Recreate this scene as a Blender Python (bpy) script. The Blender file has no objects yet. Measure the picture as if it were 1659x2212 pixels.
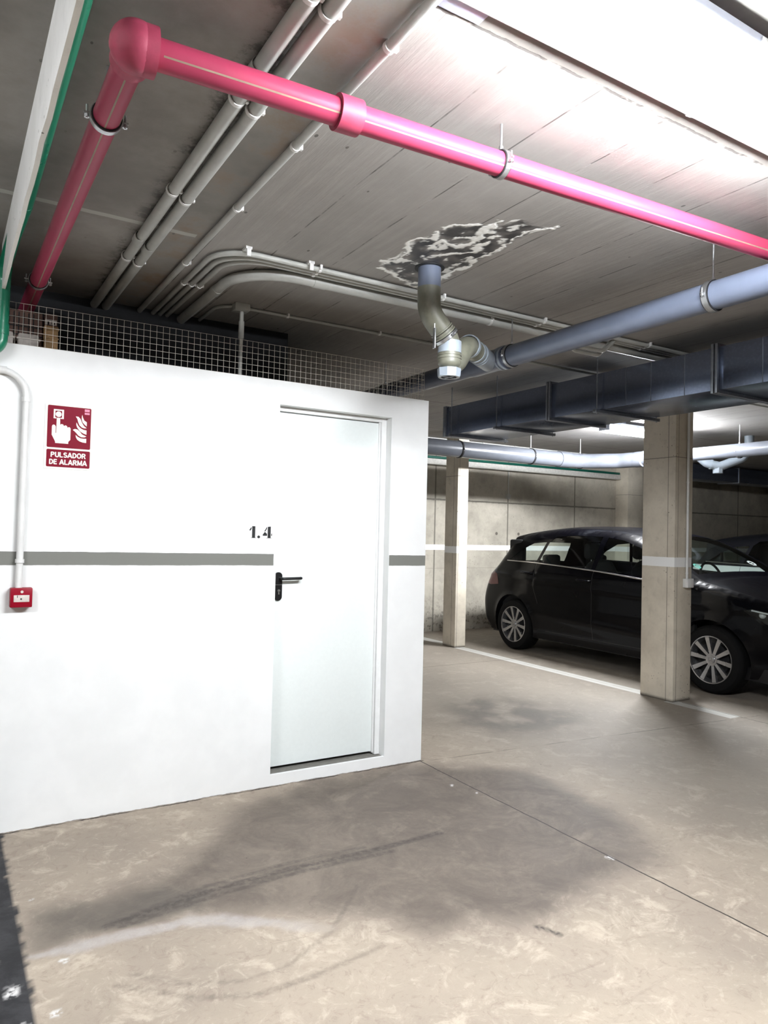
import bpy, bmesh, math, random
from mathutils import Vector, Matrix, noise, geometry
random.seed(7)
S = bpy.context.scene
COL = S.collection
PI = math.pi
HC = 2.75            # ceiling height
YW = 3.823           # face of the white storage wall
YF = 8.69            # far retaining wall

# ------------------------------------------------------------------ camera
cam = bpy.data.cameras.new('camera')
cam.sensor_fit = 'VERTICAL'; cam.sensor_height = 24.0
cam.lens = 1565.364 / 2212.0 * 24.0
cam.clip_start = 0.05; cam.clip_end = 100
camo = bpy.data.objects.new('camera', cam); COL.objects.link(camo)
yaw, pitch, roll = 0.5474325, 0.0260032, 0.0237849
fw = Vector((math.sin(yaw)*math.cos(pitch), math.cos(yaw)*math.cos(pitch), math.sin(pitch)))
rt = Vector((math.cos(yaw), -math.sin(yaw), 0)); up = rt.cross(fw)
r2 = math.cos(roll)*rt + math.sin(roll)*up; u2 = -math.sin(roll)*rt + math.cos(roll)*up
M = Matrix((r2, u2, -fw)).transposed().to_4x4(); M.translation = Vector((0, 0, 1.45))
camo.matrix_world = M
S.camera = camo

# ------------------------------------------------------------------ light and exposure
w = bpy.data.worlds.new('world'); S.world = w; w.use_nodes = True
w.node_tree.nodes['Background'].inputs[0].default_value = (0.6, 0.7, 1, 1)
w.node_tree.nodes['Background'].inputs[1].default_value = 0.0
S.view_settings.view_transform = 'Standard'; S.view_settings.look = 'None'
S.view_settings.gamma = 1; S.view_settings.use_curve_mapping = False
S.view_settings.exposure = 1.38
LAMP_NEAR = 80.0       # emission of the luminaire overhead
LAMP_LEFT = 44.0       # emission of the luminaires behind the camera
LAMP_FAR = 165.0        # emission of the luminaire above the parking bays
LAMP_COL = (0.93, 0.96, 1.0)
S.cycles.max_bounces = 8; S.cycles.diffuse_bounces = 3; S.cycles.glossy_bounces = 4
S.cycles.transparent_max_bounces = 12
S.cycles.sample_clamp_indirect = 6.0
S.cycles.use_denoising = True

# ------------------------------------------------------------------ node helpers
def srgb(r, g, b):
    f = lambda c: (c/255/12.92) if c/255 <= 0.04045 else ((c/255+0.055)/1.055)**2.4
    return (f(r), f(g), f(b), 1)

class G:
    """small expression builder over shader math nodes"""
    def __init__(s, nt, sock): s.nt, s.k = nt, sock
    def _m(s, op, *a):
        n = s.nt.nodes.new('ShaderNodeMath'); n.operation = op
        for i, v in enumerate((s,)+a):
            if isinstance(v, G): s.nt.links.new(v.k, n.inputs[i])
            else: n.inputs[i].default_value = v
        return G(s.nt, n.outputs[0])
    def __add__(s, o): return s._m('ADD', o)
    def __sub__(s, o): return s._m('SUBTRACT', o)
    def __mul__(s, o): return s._m('MULTIPLY', o)
    def __truediv__(s, o): return s._m('DIVIDE', o)
    def gt(s, o): return s._m('GREATER_THAN', o)
    def lt(s, o): return s._m('LESS_THAN', o)
    def max(s, o): return s._m('MAXIMUM', o)
    def min(s, o): return s._m('MINIMUM', o)
    def abs(s): return s._m('ABSOLUTE')
    def fract(s): return s._m('FRACT')
    def inv(s): return (s*-1.0)+1.0
    def clamp(s):
        n = s.nt.nodes.new('ShaderNodeClamp'); s.nt.links.new(s.k, n.inputs[0]); return G(s.nt, n.outputs[0])
    def ramp(s, a, b):          # smoothstep from a to b
        n = s.nt.nodes.new('ShaderNodeMapRange'); n.interpolation_type = 'SMOOTHSTEP'
        s.nt.links.new(s.k, n.inputs[0]); n.inputs[1].default_value = a; n.inputs[2].default_value = b
        return G(s.nt, n.outputs[0])

class Mat:
    def __init__(s, name, rough=0.6, metal=0.0, spec=0.5):
        s.m = bpy.data.materials.new(name); s.m.use_nodes = True
        s.nt = s.m.node_tree; s.b = s.nt.nodes['Principled BSDF']
        s.b.inputs['Roughness'].default_value = rough; s.b.inputs['Metallic'].default_value = metal
        s.b.inputs['Specular IOR Level'].default_value = spec
        s.co = s.nt.nodes.new('ShaderNodeNewGeometry').outputs['Position']
        s.tc = s.nt.nodes.new('ShaderNodeTexCoord').outputs['Object']
    def xyz(s, src=None):
        n = s.nt.nodes.new('ShaderNodeSeparateXYZ'); s.nt.links.new(src or s.co, n.inputs[0])
        return [G(s.nt, n.outputs[i]) for i in range(3)]
    def scaled(s, v, src=None):
        n = s.nt.nodes.new('ShaderNodeVectorMath'); n.operation = 'MULTIPLY'
        s.nt.links.new(src or s.co, n.inputs[0]); n.inputs[1].default_value = v; return n.outputs[0]
    def noise(s, scale, detail=4, rough=0.6, src=None, dist=0.0):
        n = s.nt.nodes.new('ShaderNodeTexNoise'); s.nt.links.new(src or s.co, n.inputs['Vector'])
        n.inputs['Scale'].default_value = scale; n.inputs['Detail'].default_value = detail
        n.inputs['Roughness'].default_value = rough; n.inputs['Distortion'].default_value = dist
        return G(s.nt, n.outputs['Fac'])
    def voro(s, scale, src=None, feature='F1'):
        n = s.nt.nodes.new('ShaderNodeTexVoronoi'); s.nt.links.new(src or s.co, n.inputs['Vector'])
        n.feature = feature; n.inputs['Scale'].default_value = scale; return G(s.nt, n.outputs['Distance'])
    def attr(s, name):
        n = s.nt.nodes.new('ShaderNodeAttribute'); n.attribute_name = name; return G(s.nt, n.outputs['Fac'])
    def mix(s, f, a, b):
        n = s.nt.nodes.new('ShaderNodeMix'); n.data_type = 'RGBA'
        if isinstance(f, G): s.nt.links.new(f.k, n.inputs[0])
        else: n.inputs[0].default_value = f
        for i, v in ((6, a), (7, b)):
            if isinstance(v, tuple): n.inputs[i].default_value = v
            else: s.nt.links.new(v, n.inputs[i])
        return n.outputs[2]
    def color(s, c):
        if isinstance(c, tuple): s.b.inputs['Base Color'].default_value = c
        else: s.nt.links.new(c, s.b.inputs['Base Color'])
        return s
    def rough(s, g): s.nt.links.new(g.k, s.b.inputs['Roughness']); return s
    def bump(s, g, strength=0.3, dist=0.01):
        n = s.nt.nodes.new('ShaderNodeBump'); s.nt.links.new(g.k, n.inputs['Height'])
        n.inputs['Strength'].default_value = strength; n.inputs['Distance'].default_value = dist
        s.nt.links.new(n.outputs[0], s.b.inputs['Normal']); return s

def plain(name, c, rough=0.5, metal=0.0, var=0.08, scale=30, bump=0.0, coat=0.0, spec=0.5):
    m = Mat(name, rough, metal, spec); n = m.noise(scale, 4)
    d = tuple(x*(1-var*2) for x in c[:3])+(1,)
    m.color(m.mix(n.ramp(0.35, 0.65), d, c))
    m.rough((m.noise(scale*0.4, 3)*0.15)+(rough-0.07))
    if bump: m.bump(n, bump, 0.003)
    if coat:
        m.b.inputs['Coat Weight'].default_value = coat; m.b.inputs['Coat Roughness'].default_value = 0.05
    return m.m

def emis(name, strength, c=LAMP_COL):
    m = Mat(name, 0.4); n = m.noise(8, 2)
    m.b.inputs['Base Color'].default_value = (0.9, 0.9, 0.9, 1)
    m.b.inputs['Emission Color'].default_value = c+(1,)
    m.nt.links.new((n*0.1*strength+strength*0.95).k, m.b.inputs['Emission Strength'])
    return m.m

# ------------------------------------------------------------------ materials
def mat_ceiling():
    m = Mat('board_marked_concrete_ceiling', 0.75)
    x, y, z = m.xyz()
    big = m.noise(1.3, 6, 0.65); mid = m.noise(7, 6, 0.7)
    streak = m.noise(1.0, 5, 0.7, src=m.scaled((26, 1.6, 1)))
    board = ((x-0.98).gt(0.0))*((y-1.45).gt(0.0))
    wob = m.noise(0.9, 3, 0.6, src=m.scaled((1, 1, 1)))*0.03
    l1 = (((x+wob+0.03)/0.298).fract()-0.5).abs().lt(0.010)*(m.noise(3.0, 3, 0.6, src=m.scaled((1, 2.2, 1))).ramp(0.36, 0.58))
    l2 = (((x+wob*0.6)/0.0995).fract()-0.5).abs().lt(0.014)*(m.noise(2.2, 3, 0.6, src=m.scaled((3.3, 1.2, 1))).ramp(0.55, 0.68))*0.45
    seamx = (x-0.985+(m.noise(25, 3)-0.5)*0.012).abs().lt(0.006)*((y-1.45).gt(0.0))
    seamy = (y-1.452+(m.noise(22, 3)-0.5)*0.014).abs().lt(0.005)*((x-0.97).gt(0.0))*m.noise(9, 3).ramp(0.38, 0.5)
    cross = (y-5.9+(m.noise(8, 3)-0.5)*0.02).abs().lt(0.006)
    cross2 = (y-7.4+(m.noise(8, 3)-0.5)*0.02).abs().lt(0.006)
    band = (y-3.2+(m.noise(14, 3)-0.5)*0.01).abs().lt(0.018)*((x-0.93).lt(0.0))
    lines = ((l1.max(l2))*board).max(seamx).max(seamy).max(cross).max(cross2)
    pits = m.voro(9, src=m.scaled((1, 0.6, 1))).lt(0.055)*m.noise(3, 2).ramp(0.5, 0.6)
    base = m.mix(big.ramp(0.32, 0.68), srgb(116, 113, 108), srgb(150, 146, 141))
    base = m.mix(mid.ramp(0.4, 0.75)*0.5, base, srgb(124, 119, 113))
    base = m.mix(streak.ramp(0.45, 0.7)*board*0.45, base, srgb(170, 166, 160))
    # old rust and mould marks on the smooth strip beside the panel
    rust = ((x-0.90).abs().inv().ramp(0.86, 0.98))*m.noise(2.6, 6, 0.7).ramp(0.46, 0.62)*((x-0.99).lt(0.0))
    base = m.mix(rust*0.5, base, srgb(126, 100, 74))
    mould = ((x-0.72).abs().inv().ramp(0.90, 0.97))*m.noise(9, 6, 0.75).ramp(0.48, 0.6)*((x-0.99).lt(0.0))
    base = m.mix(mould*0.7, base, srgb(62, 60, 58))
    base = m.mix(board*0.5, base, srgb(166, 162, 158))
    base = m.mix(band, base, srgb(168, 166, 160))
    base = m.mix((lines*0.75).clamp(), base, srgb(58, 55, 53))
    base = m.mix(pits*0.75, base, srgb(66, 62, 58))
    # leak: dark wet patch with mineral crust
    dk = m.attr('wet'); cr = m.attr('crust')
    base = m.mix(dk*0.93, base, srgb(40, 39, 42))
    base = m.mix((cr*(m.noise(60, 4)*0.7+1.1)).clamp(), base, srgb(250, 250, 246))
    m.color(base)
    m.rough((dk*-0.35)+0.78)
    m.bump(((mid*0.4+streak*board*0.5)-lines*0.9-pits+cr*0.8), 0.35, 0.012)
    return m.m

def mat_floor():
    m = Mat('power_floated_concrete_floor', 0.6, spec=0.3)
    x, y, z = m.xyz()
    n1 = m.noise(1.1, 6, 0.6); n2 = m.noise(5.5, 8, 0.72, dist=0.7); n3 = m.noise(26, 6, 0.7, dist=0.6)
    tro = m.noise(2.0, 6, 0.65, src=m.scaled((2.0, 9.0, 1)), dist=1.2)
    base = m.mix(n1.ramp(0.3, 0.7), srgb(136, 125, 113), srgb(156, 144, 129))
    base = m.mix(n2.ramp(0.5, 0.66)*0.8, base, srgb(174, 162, 146))
    n4 = m.noise(13, 7, 0.75, dist=1.6)
    base = m.mix(n4.ramp(0.54, 0.68)*0.35, base, srgb(188, 176, 158))
    base = m.mix(n4.ramp(0.46, 0.36)*0.4, base, srgb(120, 106, 96))
    base = m.mix((n3.ramp(0.55, 0.7))*0.4, base, srgb(132, 117, 106))
    base = m.mix(tro.ramp(0.58, 0.72)*0.35, base, srgb(118, 106, 97))
    gran = m.noise(260, 2, 0.5)
    base = m.mix(gran.ramp(0.56, 0.75)*0.25, base, srgb(120, 108, 98))
    # the parking lane behind the joint is greyer
    far = ((x+y*0.15).ramp(3.1, 4.6))
    base = m.mix(far*0.5, base, srgb(132, 126, 118))
    dp = m.attr('damp'); dm = (dp*(m.noise(4, 6, 0.7)*0.3+0.85)).clamp()
    base = m.mix(dm*(m.noise(3.0, 7, 0.75, dist=0.8).ramp(0.25, 0.7)*0.30+0.58), base, srgb(76, 68, 62))
    base = m.mix((m.attr('oily')*(n3*0.5+0.7)).clamp()*0.62, base, srgb(74, 71, 66))
    base = m.mix((m.attr('tread')*(m.noise(40, 3).ramp(0.35, 0.6)*0.6+0.45)).clamp()*0.9, base, srgb(52, 47, 45))
    base = m.mix((m.attr('bloom')*(m.noise(22, 6, 0.8)*1.5-0.05)).clamp(), base, srgb(164, 159, 157))
    dr = m.attr('strip')
    base = m.mix(dr, base, m.mix(n2.ramp(0.35, 0.6), srgb(30, 30, 32), srgb(50, 50, 52)))
    base = m.mix(m.attr('flake')*(m.noise(50, 4).ramp(0.35, 0.55)), base, srgb(196, 194, 192))
    # slab joints
    w1 = (m.noise(5, 4)-0.5)*0.02
    j1 = (x-2.633+w1).abs().lt(0.0042)*((y-3.86).lt(0.0))
    j2 = (y-3.80+w1+(x-2.6)*0.09).abs().lt(0.0045)*((x-2.7).gt(0.0))*m.noise(3, 2).ramp(0.42, 0.55)*0.6
    j3 = (y-6.42+w1).abs().lt(0.006)*((x-2.7).gt(0.0))*0.6
    j4 = (x-5.62+w1).abs().lt(0.005)*((y-4.1).lt(0.0))*0.8
    edge = (y-(YW-0.012)+(m.noise(30, 3)-0.5)*0.022).abs().lt(0.006)*((x-2.66).lt(0.0))*m.noise(6, 2).ramp(0.35, 0.55)
    # painted bay lines
    wear = m.noise(14, 6, 0.75).ramp(0.30, 0.42)
    def rect(x0, x1, y0, y1): return (x-x0).gt(0.0)*(x-x1).lt(0.0)*(y-y0).gt(0.0)*(y-y1).lt(0.0)
    ln = rect(5.555, 5.70, 4.2, 7.36).max(rect(5.50, 5.64, 3.56, 4.2)).max(rect(5.58, 5.72, 7.6, 8.45)).max(rect(10.2, 10.32, 3.0, 8.4))
    mid = (x-5.632).abs().lt(0.008)*m.noise(3, 2).ramp(0.35, 0.5)*0.55
    lw = ln*(wear*0.75+0.25)*(mid.inv())
    base = m.mix(lw, base, srgb(186, 184, 178))
    base = m.mix(j1.max(j2).max(j3).max(j4).max(edge), base, srgb(48, 42, 38))
    sp = m.voro(5.5).lt(0.022)*m.noise(1.7, 2).ramp(0.45, 0.5)
    base = m.mix(sp*0.8, base, srgb(50, 44, 40))
    m.color(base)
    m.rough(((n2*0.2)+0.58)-dm*0.06)
    m.bump((n2*0.5+n4*0.5+n3*0.3+tro*0.4)-(j1.max(j3).max(j2))*1.5, 0.22, 0.01)
    return m.m

def mat_concrete(name, a, b, panel=False, stripe=None, dirt=False, holes=True):
    m = Mat(name, 0.8); x, y, z = m.xyz()
    n1 = m.noise(1.7, 6, 0.65); n2 = m.noise(11, 6, 0.7)
    base = m.mix(n1.ramp(0.3, 0.7), a, b)
    base = m.mix(n2.ramp(0.5, 0.75)*0.4, base, tuple(c*0.72 for c in a[:3])+(1,))
    bh = n2*0.5
    if panel:
        v = None
        for px in (4.78, 6.175, 7.57, 9.028, 10.9, 13.589):
            k = (x-px).abs().lt(0.012); v = k if v is None else v.max(k)
        v = v.max((z-1.93+(n2-0.5)*0.02).abs().lt(0.012)).max((z-0.92).abs().lt(0.004)*0.4)
        base = m.mix(v*0.7, base, srgb(70, 66, 60)); bh = bh-v
        ties = None
        for px in (5.0, 5.95, 6.4, 7.35, 7.8, 8.8, 9.25):
            for pz in (0.42, 1.45):
                k = ((x-px)*(x-px)+(z-pz)*(z-pz)).lt(0.0006); ties = k if ties is None else ties.max(k)
        base = m.mix(ties*0.8, base, srgb(70, 64, 56))
        ls = (z-0.55).ramp(-0.5, 0.1).inv()*m.noise(20, 5).ramp(0.52, 0.62)
        base = m.mix(ls*0.7, base, srgb(74, 68, 62))
    if holes:
        p = m.voro(26).lt(0.13)*m.noise(3.5, 3).ramp(0.52, 0.62)
        p = p.max(m.voro(11, src=m.scaled((1, 1, 0.6))).lt(0.055)*m.noise(2.2, 2).ramp(0.5, 0.6))
        base = m.mix(p*0.75, base, srgb(78, 70, 60)); bh = bh-p
    if dirt:
        gx = m.noise(1.2, 3, 0.5, src=m.scaled((1, 1, 0.15)))*0.012
        g = (x-5.592+gx).abs().lt(0.0035).max((y-4.22+gx).abs().lt(0.004)).max((y-7.43+gx).abs().lt(0.004))
        base = m.mix(g*0.6, base, srgb(92, 84, 74))
        base = m.mix((z.ramp(0.0, 0.035).inv())*0.85, base, srgb(62, 54, 48))
        base = m.mix(((z-2.17+(n2-0.5)*0.01).abs().lt(0.004))*0.6, base, srgb(90, 84, 76))
    if stripe:
        s = (z-stripe[0]+(n2-0.5)*0.008).gt(0.0)*(z-stripe[1]+(n2-0.5)*0.008).lt(0.0)
        base = m.mix(s, base, srgb(236, 236, 234))
    m.color(base); m.bump(bh, 0.4, 0.01)
    return m.m

def mat_whitewall():
    m = Mat('white_painted_render', 0.7); x, y, z = m.xyz()
    n = m.noise(90, 3); e = (m.noise(9, 4)-0.5)*0.006
    base = m.mix(m.noise(3, 4).ramp(0.3, 0.7), srgb(224, 225, 224), srgb(232, 233, 232))
    zb = z+(x*0.006)+e
    s = (zb-1.249).gt(0.0)*(zb-1.314).lt(0.0)*((x-1.607+e*1.5).lt(0.0)).max((zb-1.249).gt(0.0)*(zb-1.314).lt(0.0)*((x-2.375).gt(0.0)))
    base = m.mix(s, base, srgb(116, 117, 111))
    sc = m.voro(5, src=m.scaled((1, 1, 1))).lt(0.018)
    base = m.mix(sc*0.25, base, srgb(170, 168, 160))
    low = (z+(m.noise(12, 4)-0.5)*0.02).lt(0.0015)
    base = m.mix(low*0.8, base, srgb(100, 92, 82))
    m.color(base); m.bump(n, 0.08, 0.002)
    return m.m

def mat_galv(name, c, rough=0.35):
    m = Mat(name, rough, 0.9)
    n = m.voro(55); m.color(m.mix(n.ramp(0.1, 0.6), c, tuple(v*0.88 for v in c[:3])+(1,)))
    m.rough(m.noise(5, 4)*0.18+rough-0.09)
    return m.m

def mat_glass(name, tint, k=0.06):
    m = bpy.data.materials.new(name); m.use_nodes = True; nt = m.node_tree
    for n in list(nt.nodes): nt.nodes.remove(n)
    o = nt.nodes.new('ShaderNodeOutputMaterial'); t = nt.nodes.new('ShaderNodeBsdfTransparent'); g = nt.nodes.new('ShaderNodeBsdfGlossy')
    t.inputs[0].default_value = tint; g.inputs['Roughness'].default_value = 0.02
    f = nt.nodes.new('ShaderNodeLayerWeight'); f.inputs[0].default_value = 0.5
    mx = nt.nodes.new('ShaderNodeMixShader'); fr = (G(nt, f.outputs['Facing'])._m('POWER', 5.0)*0.9+0.04); nt.links.new(fr.k, mx.inputs[0])
    nt.links.new(t.outputs[0], mx.inputs[1]); nt.links.new(g.outputs[0], mx.inputs[2]); nt.links.new(mx.outputs[0], o.inputs[0])
    return m

K = {}
K['ceiling'] = mat_ceiling(); K['floor'] = mat_floor(); K['white_wall'] = mat_whitewall()
K['far_wall'] = mat_concrete('formwork_panel_concrete', srgb(150, 144, 132), srgb(182, 175, 161), panel=True, stripe=(1.19, 1.268))
K['column'] = mat_concrete('cast_column_concrete', srgb(186, 177, 161), srgb(214, 205, 188), stripe=(1.19, 1.275), dirt=True)
K['room'] = mat_concrete('plain_wall_concrete', srgb(140, 136, 128), srgb(168, 163, 154))
K['white_concrete'] = mat_concrete('white_painted_concrete', srgb(226, 225, 220), srgb(240, 239, 236))
K['pvc'] = plain('grey_plastic_conduit', srgb(176, 177, 172), 0.38, var=0.05, scale=12)
K['pvc_white'] = plain('pale_plastic_conduit', srgb(222, 222, 220), 0.35, var=0.03, scale=12)
K['drain'] = plain('blue_grey_drain_pipe', srgb(104, 112, 130), 0.3, var=0.05, scale=9)
K['collector'] = plain('grey_collector_pipe', srgb(98, 101, 108), 0.3, var=0.05, scale=9)
K['drain_light'] = plain('light_grey_drain_fitting', srgb(158, 168, 178), 0.3, var=0.05, scale=9)
K['drain_dirty'] = plain('dusty_drain_elbow', srgb(122, 122, 108), 0.4, var=0.14, scale=14)
K['seal'] = plain('rubber_seal_ring', srgb(30, 32, 34), 0.6)
K['red_pipe'] = plain('pink_red_sprinkler_pipe', srgb(164, 58, 86), 0.45, var=0.04, scale=6, spec=0.25)
K['red_fitting'] = plain('red_pipe_fitting', srgb(162, 58, 84), 0.55, var=0.06, scale=40, bump=0.1)
K['pipe_stripe'] = plain('pale_pipe_stripe', srgb(146, 128, 108), 0.5)
K['green'] = plain('green_plastic_pipe', srgb(28, 122, 92), 0.28, var=0.04, scale=8)
K['green_dark'] = plain('dark_green_pipe', srgb(12, 84, 70), 0.4)
K['ledge'] = plain('pale_grey_ledge_concrete', srgb(196, 194, 188), 0.8, var=0.08)
K['zinc'] = plain('zinc_plated_steel', srgb(190, 192, 194), 0.3, 0.9)
K['black_rubber'] = plain('black_rubber', srgb(22, 22, 24), 0.6)
K['galv'] = mat_galv('galvanised_duct_steel', srgb(132, 142, 164), 0.24)
K['galv_edge'] = mat_galv('galvanised_flange_steel', srgb(160, 166, 176), 0.35)
K['wire'] = plain('welded_wire', srgb(205, 200, 190), 0.5, 0.0)
K['door'] = plain('pale_painted_steel_door', srgb(232, 238, 236), 0.42, var=0.01, scale=60)
K['frame'] = plain('white_door_frame', srgb(232, 233, 232), 0.45, var=0.02)
K['sill'] = plain('bare_cement_sill', srgb(120, 118, 112), 0.8, var=0.1)
K['black'] = plain('black_plastic', srgb(16, 16, 18), 0.35)
K['steel'] = plain('brushed_lock_cylinder', srgb(180, 180, 178), 0.3, 0.9)
K['sign_white'] = plain('photoluminescent_sign_panel', srgb(250, 251, 236), 0.5, var=0.01)
K['sign_red'] = plain('crimson_sign_print', srgb(122, 2, 34), 0.5, var=0.02, spec=0.15)
K['sign_pink'] = plain('pink_sign_print', srgb(224, 130, 160), 0.45, var=0.02)
K['alarm_red'] = plain('red_call_point_plastic', srgb(140, 6, 32), 0.4, var=0.03, spec=0.2)
K['stencil'] = plain('black_stencil_paint', srgb(26, 26, 28), 0.7, var=0.05)
K['housing'] = plain('pale_blue_grey_lamp_housing', srgb(178, 186, 205), 0.4, var=0.02)
K['lamp_near'] = emis('luminaire_diffuser_near', LAMP_NEAR)
K['lamp_left'] = emis('luminaire_diffuser_lane', LAMP_LEFT)
K['lamp_far'] = emis('luminaire_diffuser_bay', LAMP_FAR)
K['paint_black'] = plain('black_car_paint', srgb(2, 2, 5), 0.3, 0.0, var=0.03, coat=0.25, spec=0.05)
def two_tone():
    m = Mat('two_tone_car_paint', 0.3); z = m.xyz()[2]
    m.color(m.mix(z.gt(1.07), srgb(196, 196, 194), srgb(8, 10, 18))); m.b.inputs['Coat Weight'].default_value = 0.5
    return m.m
K['paint_two'] = two_tone()
K['glass'] = mat_glass('green_tinted_car_glass', (0.84, 0.93, 0.90, 1))
K['glass_dark'] = mat_glass('dark_privacy_glass', (0.84, 0.89, 0.87, 1))
K['chrome'] = plain('brushed_chrome', srgb(205, 205, 205), 0.22, 1.0, var=0.02)
K['rim'] = plain('machined_alloy', srgb(178, 178, 180), 0.25, 0.85, var=0.04)
K['tyre'] = plain('tyre_rubber', srgb(13, 13, 14), 0.8, spec=0.2)
K['cabin'] = plain('dark_cabin_trim', srgb(18, 19, 22), 0.8)
K['lens_red'] = plain('red_tail_lens', srgb(84, 2, 8), 0.3, var=0.02, coat=0.2)
K['lens_clear'] = plain('bright_headlamp_reflector', srgb(240, 242, 245), 0.25, 0.1, var=0.1, scale=50, coat=0.5)
K['sticker'] = plain('teal_sticker', srgb(36, 112, 98), 0.5)
K['sticker_white'] = plain('white_sticker', srgb(140, 148, 145), 0.5)
K['wood'] = plain('pale_crate_wood', srgb(196, 158, 112), 0.7, var=0.15, scale=18)
K['carton'] = plain('brown_carton', srgb(112, 86, 76), 0.8, var=0.12, scale=14)
K['paper'] = plain('off_white_box', srgb(214, 206, 198), 0.7)

# ------------------------------------------------------------------ mesh helpers
class MB:
    def __init__(s): s.v = []; s.f = []; s.mi = []; s.k = 0
    def add(s, vs, fs):
        o = len(s.v); s.v += [Vector(p) for p in vs]; s.f += [[i+o for i in f] for f in fs]; s.mi += [s.k]*len(fs); return s
    def box(s, a, b, bev=0.0):
        x0, y0, z0 = a; x1, y1, z1 = b
        if bev <= 0:
            vs = [(x, y, z) for z in (z0, z1) for y in (y0, y1) for x in (x0, x1)]
            return s.add(vs, [(0, 2, 3, 1), (4, 5, 7, 6), (0, 1, 5, 4), (2, 6, 7, 3), (0, 4, 6, 2), (1, 3, 7, 5)])
        bm = bmesh.new(); bmesh.ops.create_cube(bm, size=1)
        for v in bm.verts: v.co = Vector((x0+(v.co.x+.5)*(x1-x0), y0+(v.co.y+.5)*(y1-y0), z0+(v.co.z+.5)*(z1-z0)))
        bmesh.ops.bevel(bm, geom=bm.edges[:], offset=bev, segments=2, affect='EDGES', profile=0.5)
        bm.verts.index_update()
        s.add([v.co.copy() for v in bm.verts], [[v.index for v in f.verts] for f in bm.faces]); bm.free(); return s
    def bq(s, a, b, bev=0.0):      # shelf goods, measured on a shelf 4.35 m out and set on the real one
        g_ = lambda p: (p[0]*0.93, 4.14+(p[1]-4.35)*0.66, 2.34+(p[2]-2.36)*0.93)
        return s.box(g_(a), g_(b), bev)
    def sweep(s, pts, r, seg=16, cap=True, ax=None):
        P = [Vector(p) for p in pts]; n = len(P)
        R = r if isinstance(r, (list, tuple)) else [r]*n
        T = []
        for i in range(n):
            a, b = max(i-1, 0), min(i+1, n-1)
            while (P[b]-P[a]).length < 1e-7 and (a > 0 or b < n-1): a, b = max(a-1, 0), min(b+1, n-1)
            T.append(Vector(ax) if ax is not None else (P[b]-P[a]).normalized())
        a = Vector((0, 0, 1)) if abs(T[0].z) < 0.9 else Vector((1, 0, 0))
        u = T[0].cross(a).normalized(); vs = []
        for i in range(n):
            u = (u - T[i]*u.dot(T[i])).normalized(); w_ = T[i].cross(u)
            for k in range(seg):
                th = 2*PI*k/seg; vs.append(P[i]+(u*math.cos(th)+w_*math.sin(th))*R[i])
        fs = [(i*seg+k, i*seg+(k+1) % seg, (i+1)*seg+(k+1) % seg, (i+1)*seg+k) for i in range(n-1) for k in range(seg)]
        if cap: fs += [tuple(range(seg))[::-1], tuple((n-1)*seg+k for k in range(seg))]
        return s.add(vs, fs)
    def cyl(s, a, b, r, seg=20, r2=None): return s.sweep([a, b], [r, r if r2 is None else r2], seg)
    def ring(s, c, axis, r, w_, t, seg=28):     # collar of inner radius r, width w_, thickness t
        c = Vector(c); ax = Vector(axis).normalized(); h = ax*w_/2
        return s.sweep([c-h, c-h, c+h, c+h], [r, r+t, r+t, r], seg, cap=False, ax=ax)
    def sphere(s, c, r, seg=28, rings=18, sc=(1, 1, 1)):
        vs = []; fs = []
        for i in range(rings+1):
            ph = PI*i/rings
            for k in range(seg):
                th = 2*PI*k/seg; vs.append((c[0]+r*sc[0]*math.sin(ph)*math.cos(th), c[1]+r*sc[1]*math.sin(ph)*math.sin(th), c[2]+r*sc[2]*math.cos(ph)))
        for i in range(rings):
            for k in range(seg): fs.append((i*seg+k, (i+1)*seg+k, (i+1)*seg+(k+1) % seg, i*seg+(k+1) % seg))
        return s.add(vs, fs)
    def prism(s, poly, fn, d0, d1):            # polygon (u,v) extruded between depths d0,d1 ; fn(u,v,d)->xyz
        n = len(poly); vs = [fn(u, v, d0) for u, v in poly]+[fn(u, v, d1) for u, v in poly]
        tri = geometry.tessellate_polygon([[Vector((u, v, 0)) for u, v in poly]])
        fs = [tuple(t) for t in tri]+[tuple(n+i for i in t[::-1]) for t in tri]
        fs += [(i, (i+1) % n, n+(i+1) % n, n+i) for i in range(n)]
        return s.add(vs, fs)

OFF = {}
def link(name, mb, mat, parent=None, smooth=True, angle=35):
    off = OFF.get(parent.name, Vector()) if parent else Vector()
    me = bpy.data.meshes.new(name)
    me.from_pydata([p-off for p in mb.v], [], mb.f); me.update()
    for m_ in (mat if isinstance(mat, list) else [mat]): me.materials.append(m_)
    if isinstance(mat, list): me.polygons.foreach_set('material_index', mb.mi)
    bm = bmesh.new(); bm.from_mesh(me)
    bmesh.ops.remove_doubles(bm, verts=bm.verts, dist=1e-6)
    bmesh.ops.recalc_face_normals(bm, faces=bm.faces)
    if smooth:
        lim = math.radians(angle)
        for f in bm.faces: f.smooth = True
        for e in bm.edges:
            e.smooth = not (len(e.link_faces) == 2 and e.calc_face_angle(0) > lim)
    bm.to_mesh(me); bm.free()
    o = bpy.data.objects.new(name, me); COL.objects.link(o)
    if parent: o.parent = parent
    OFF[o.name] = off
    return o
def tag(o, label=None, cat=None, group=None, kind=None):
    if label: o['label'] = label
    if cat: o['category'] = cat
    if group: o['group'] = group
    if kind: o['kind'] = kind
    return o
def thing(name, loc, label, cat, group=None, kind=None):
    o = bpy.data.objects.new(name, None); COL.objects.link(o); o.location = loc
    o.empty_display_size = 0.1
    OFF[o.name] = Vector(loc); return tag(o, label, cat, group, kind)
def solo(name, mb, mat, label, cat, group=None, kind=None, **k): return tag(link(name, mb, mat, **k), label, cat, group, kind)
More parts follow.
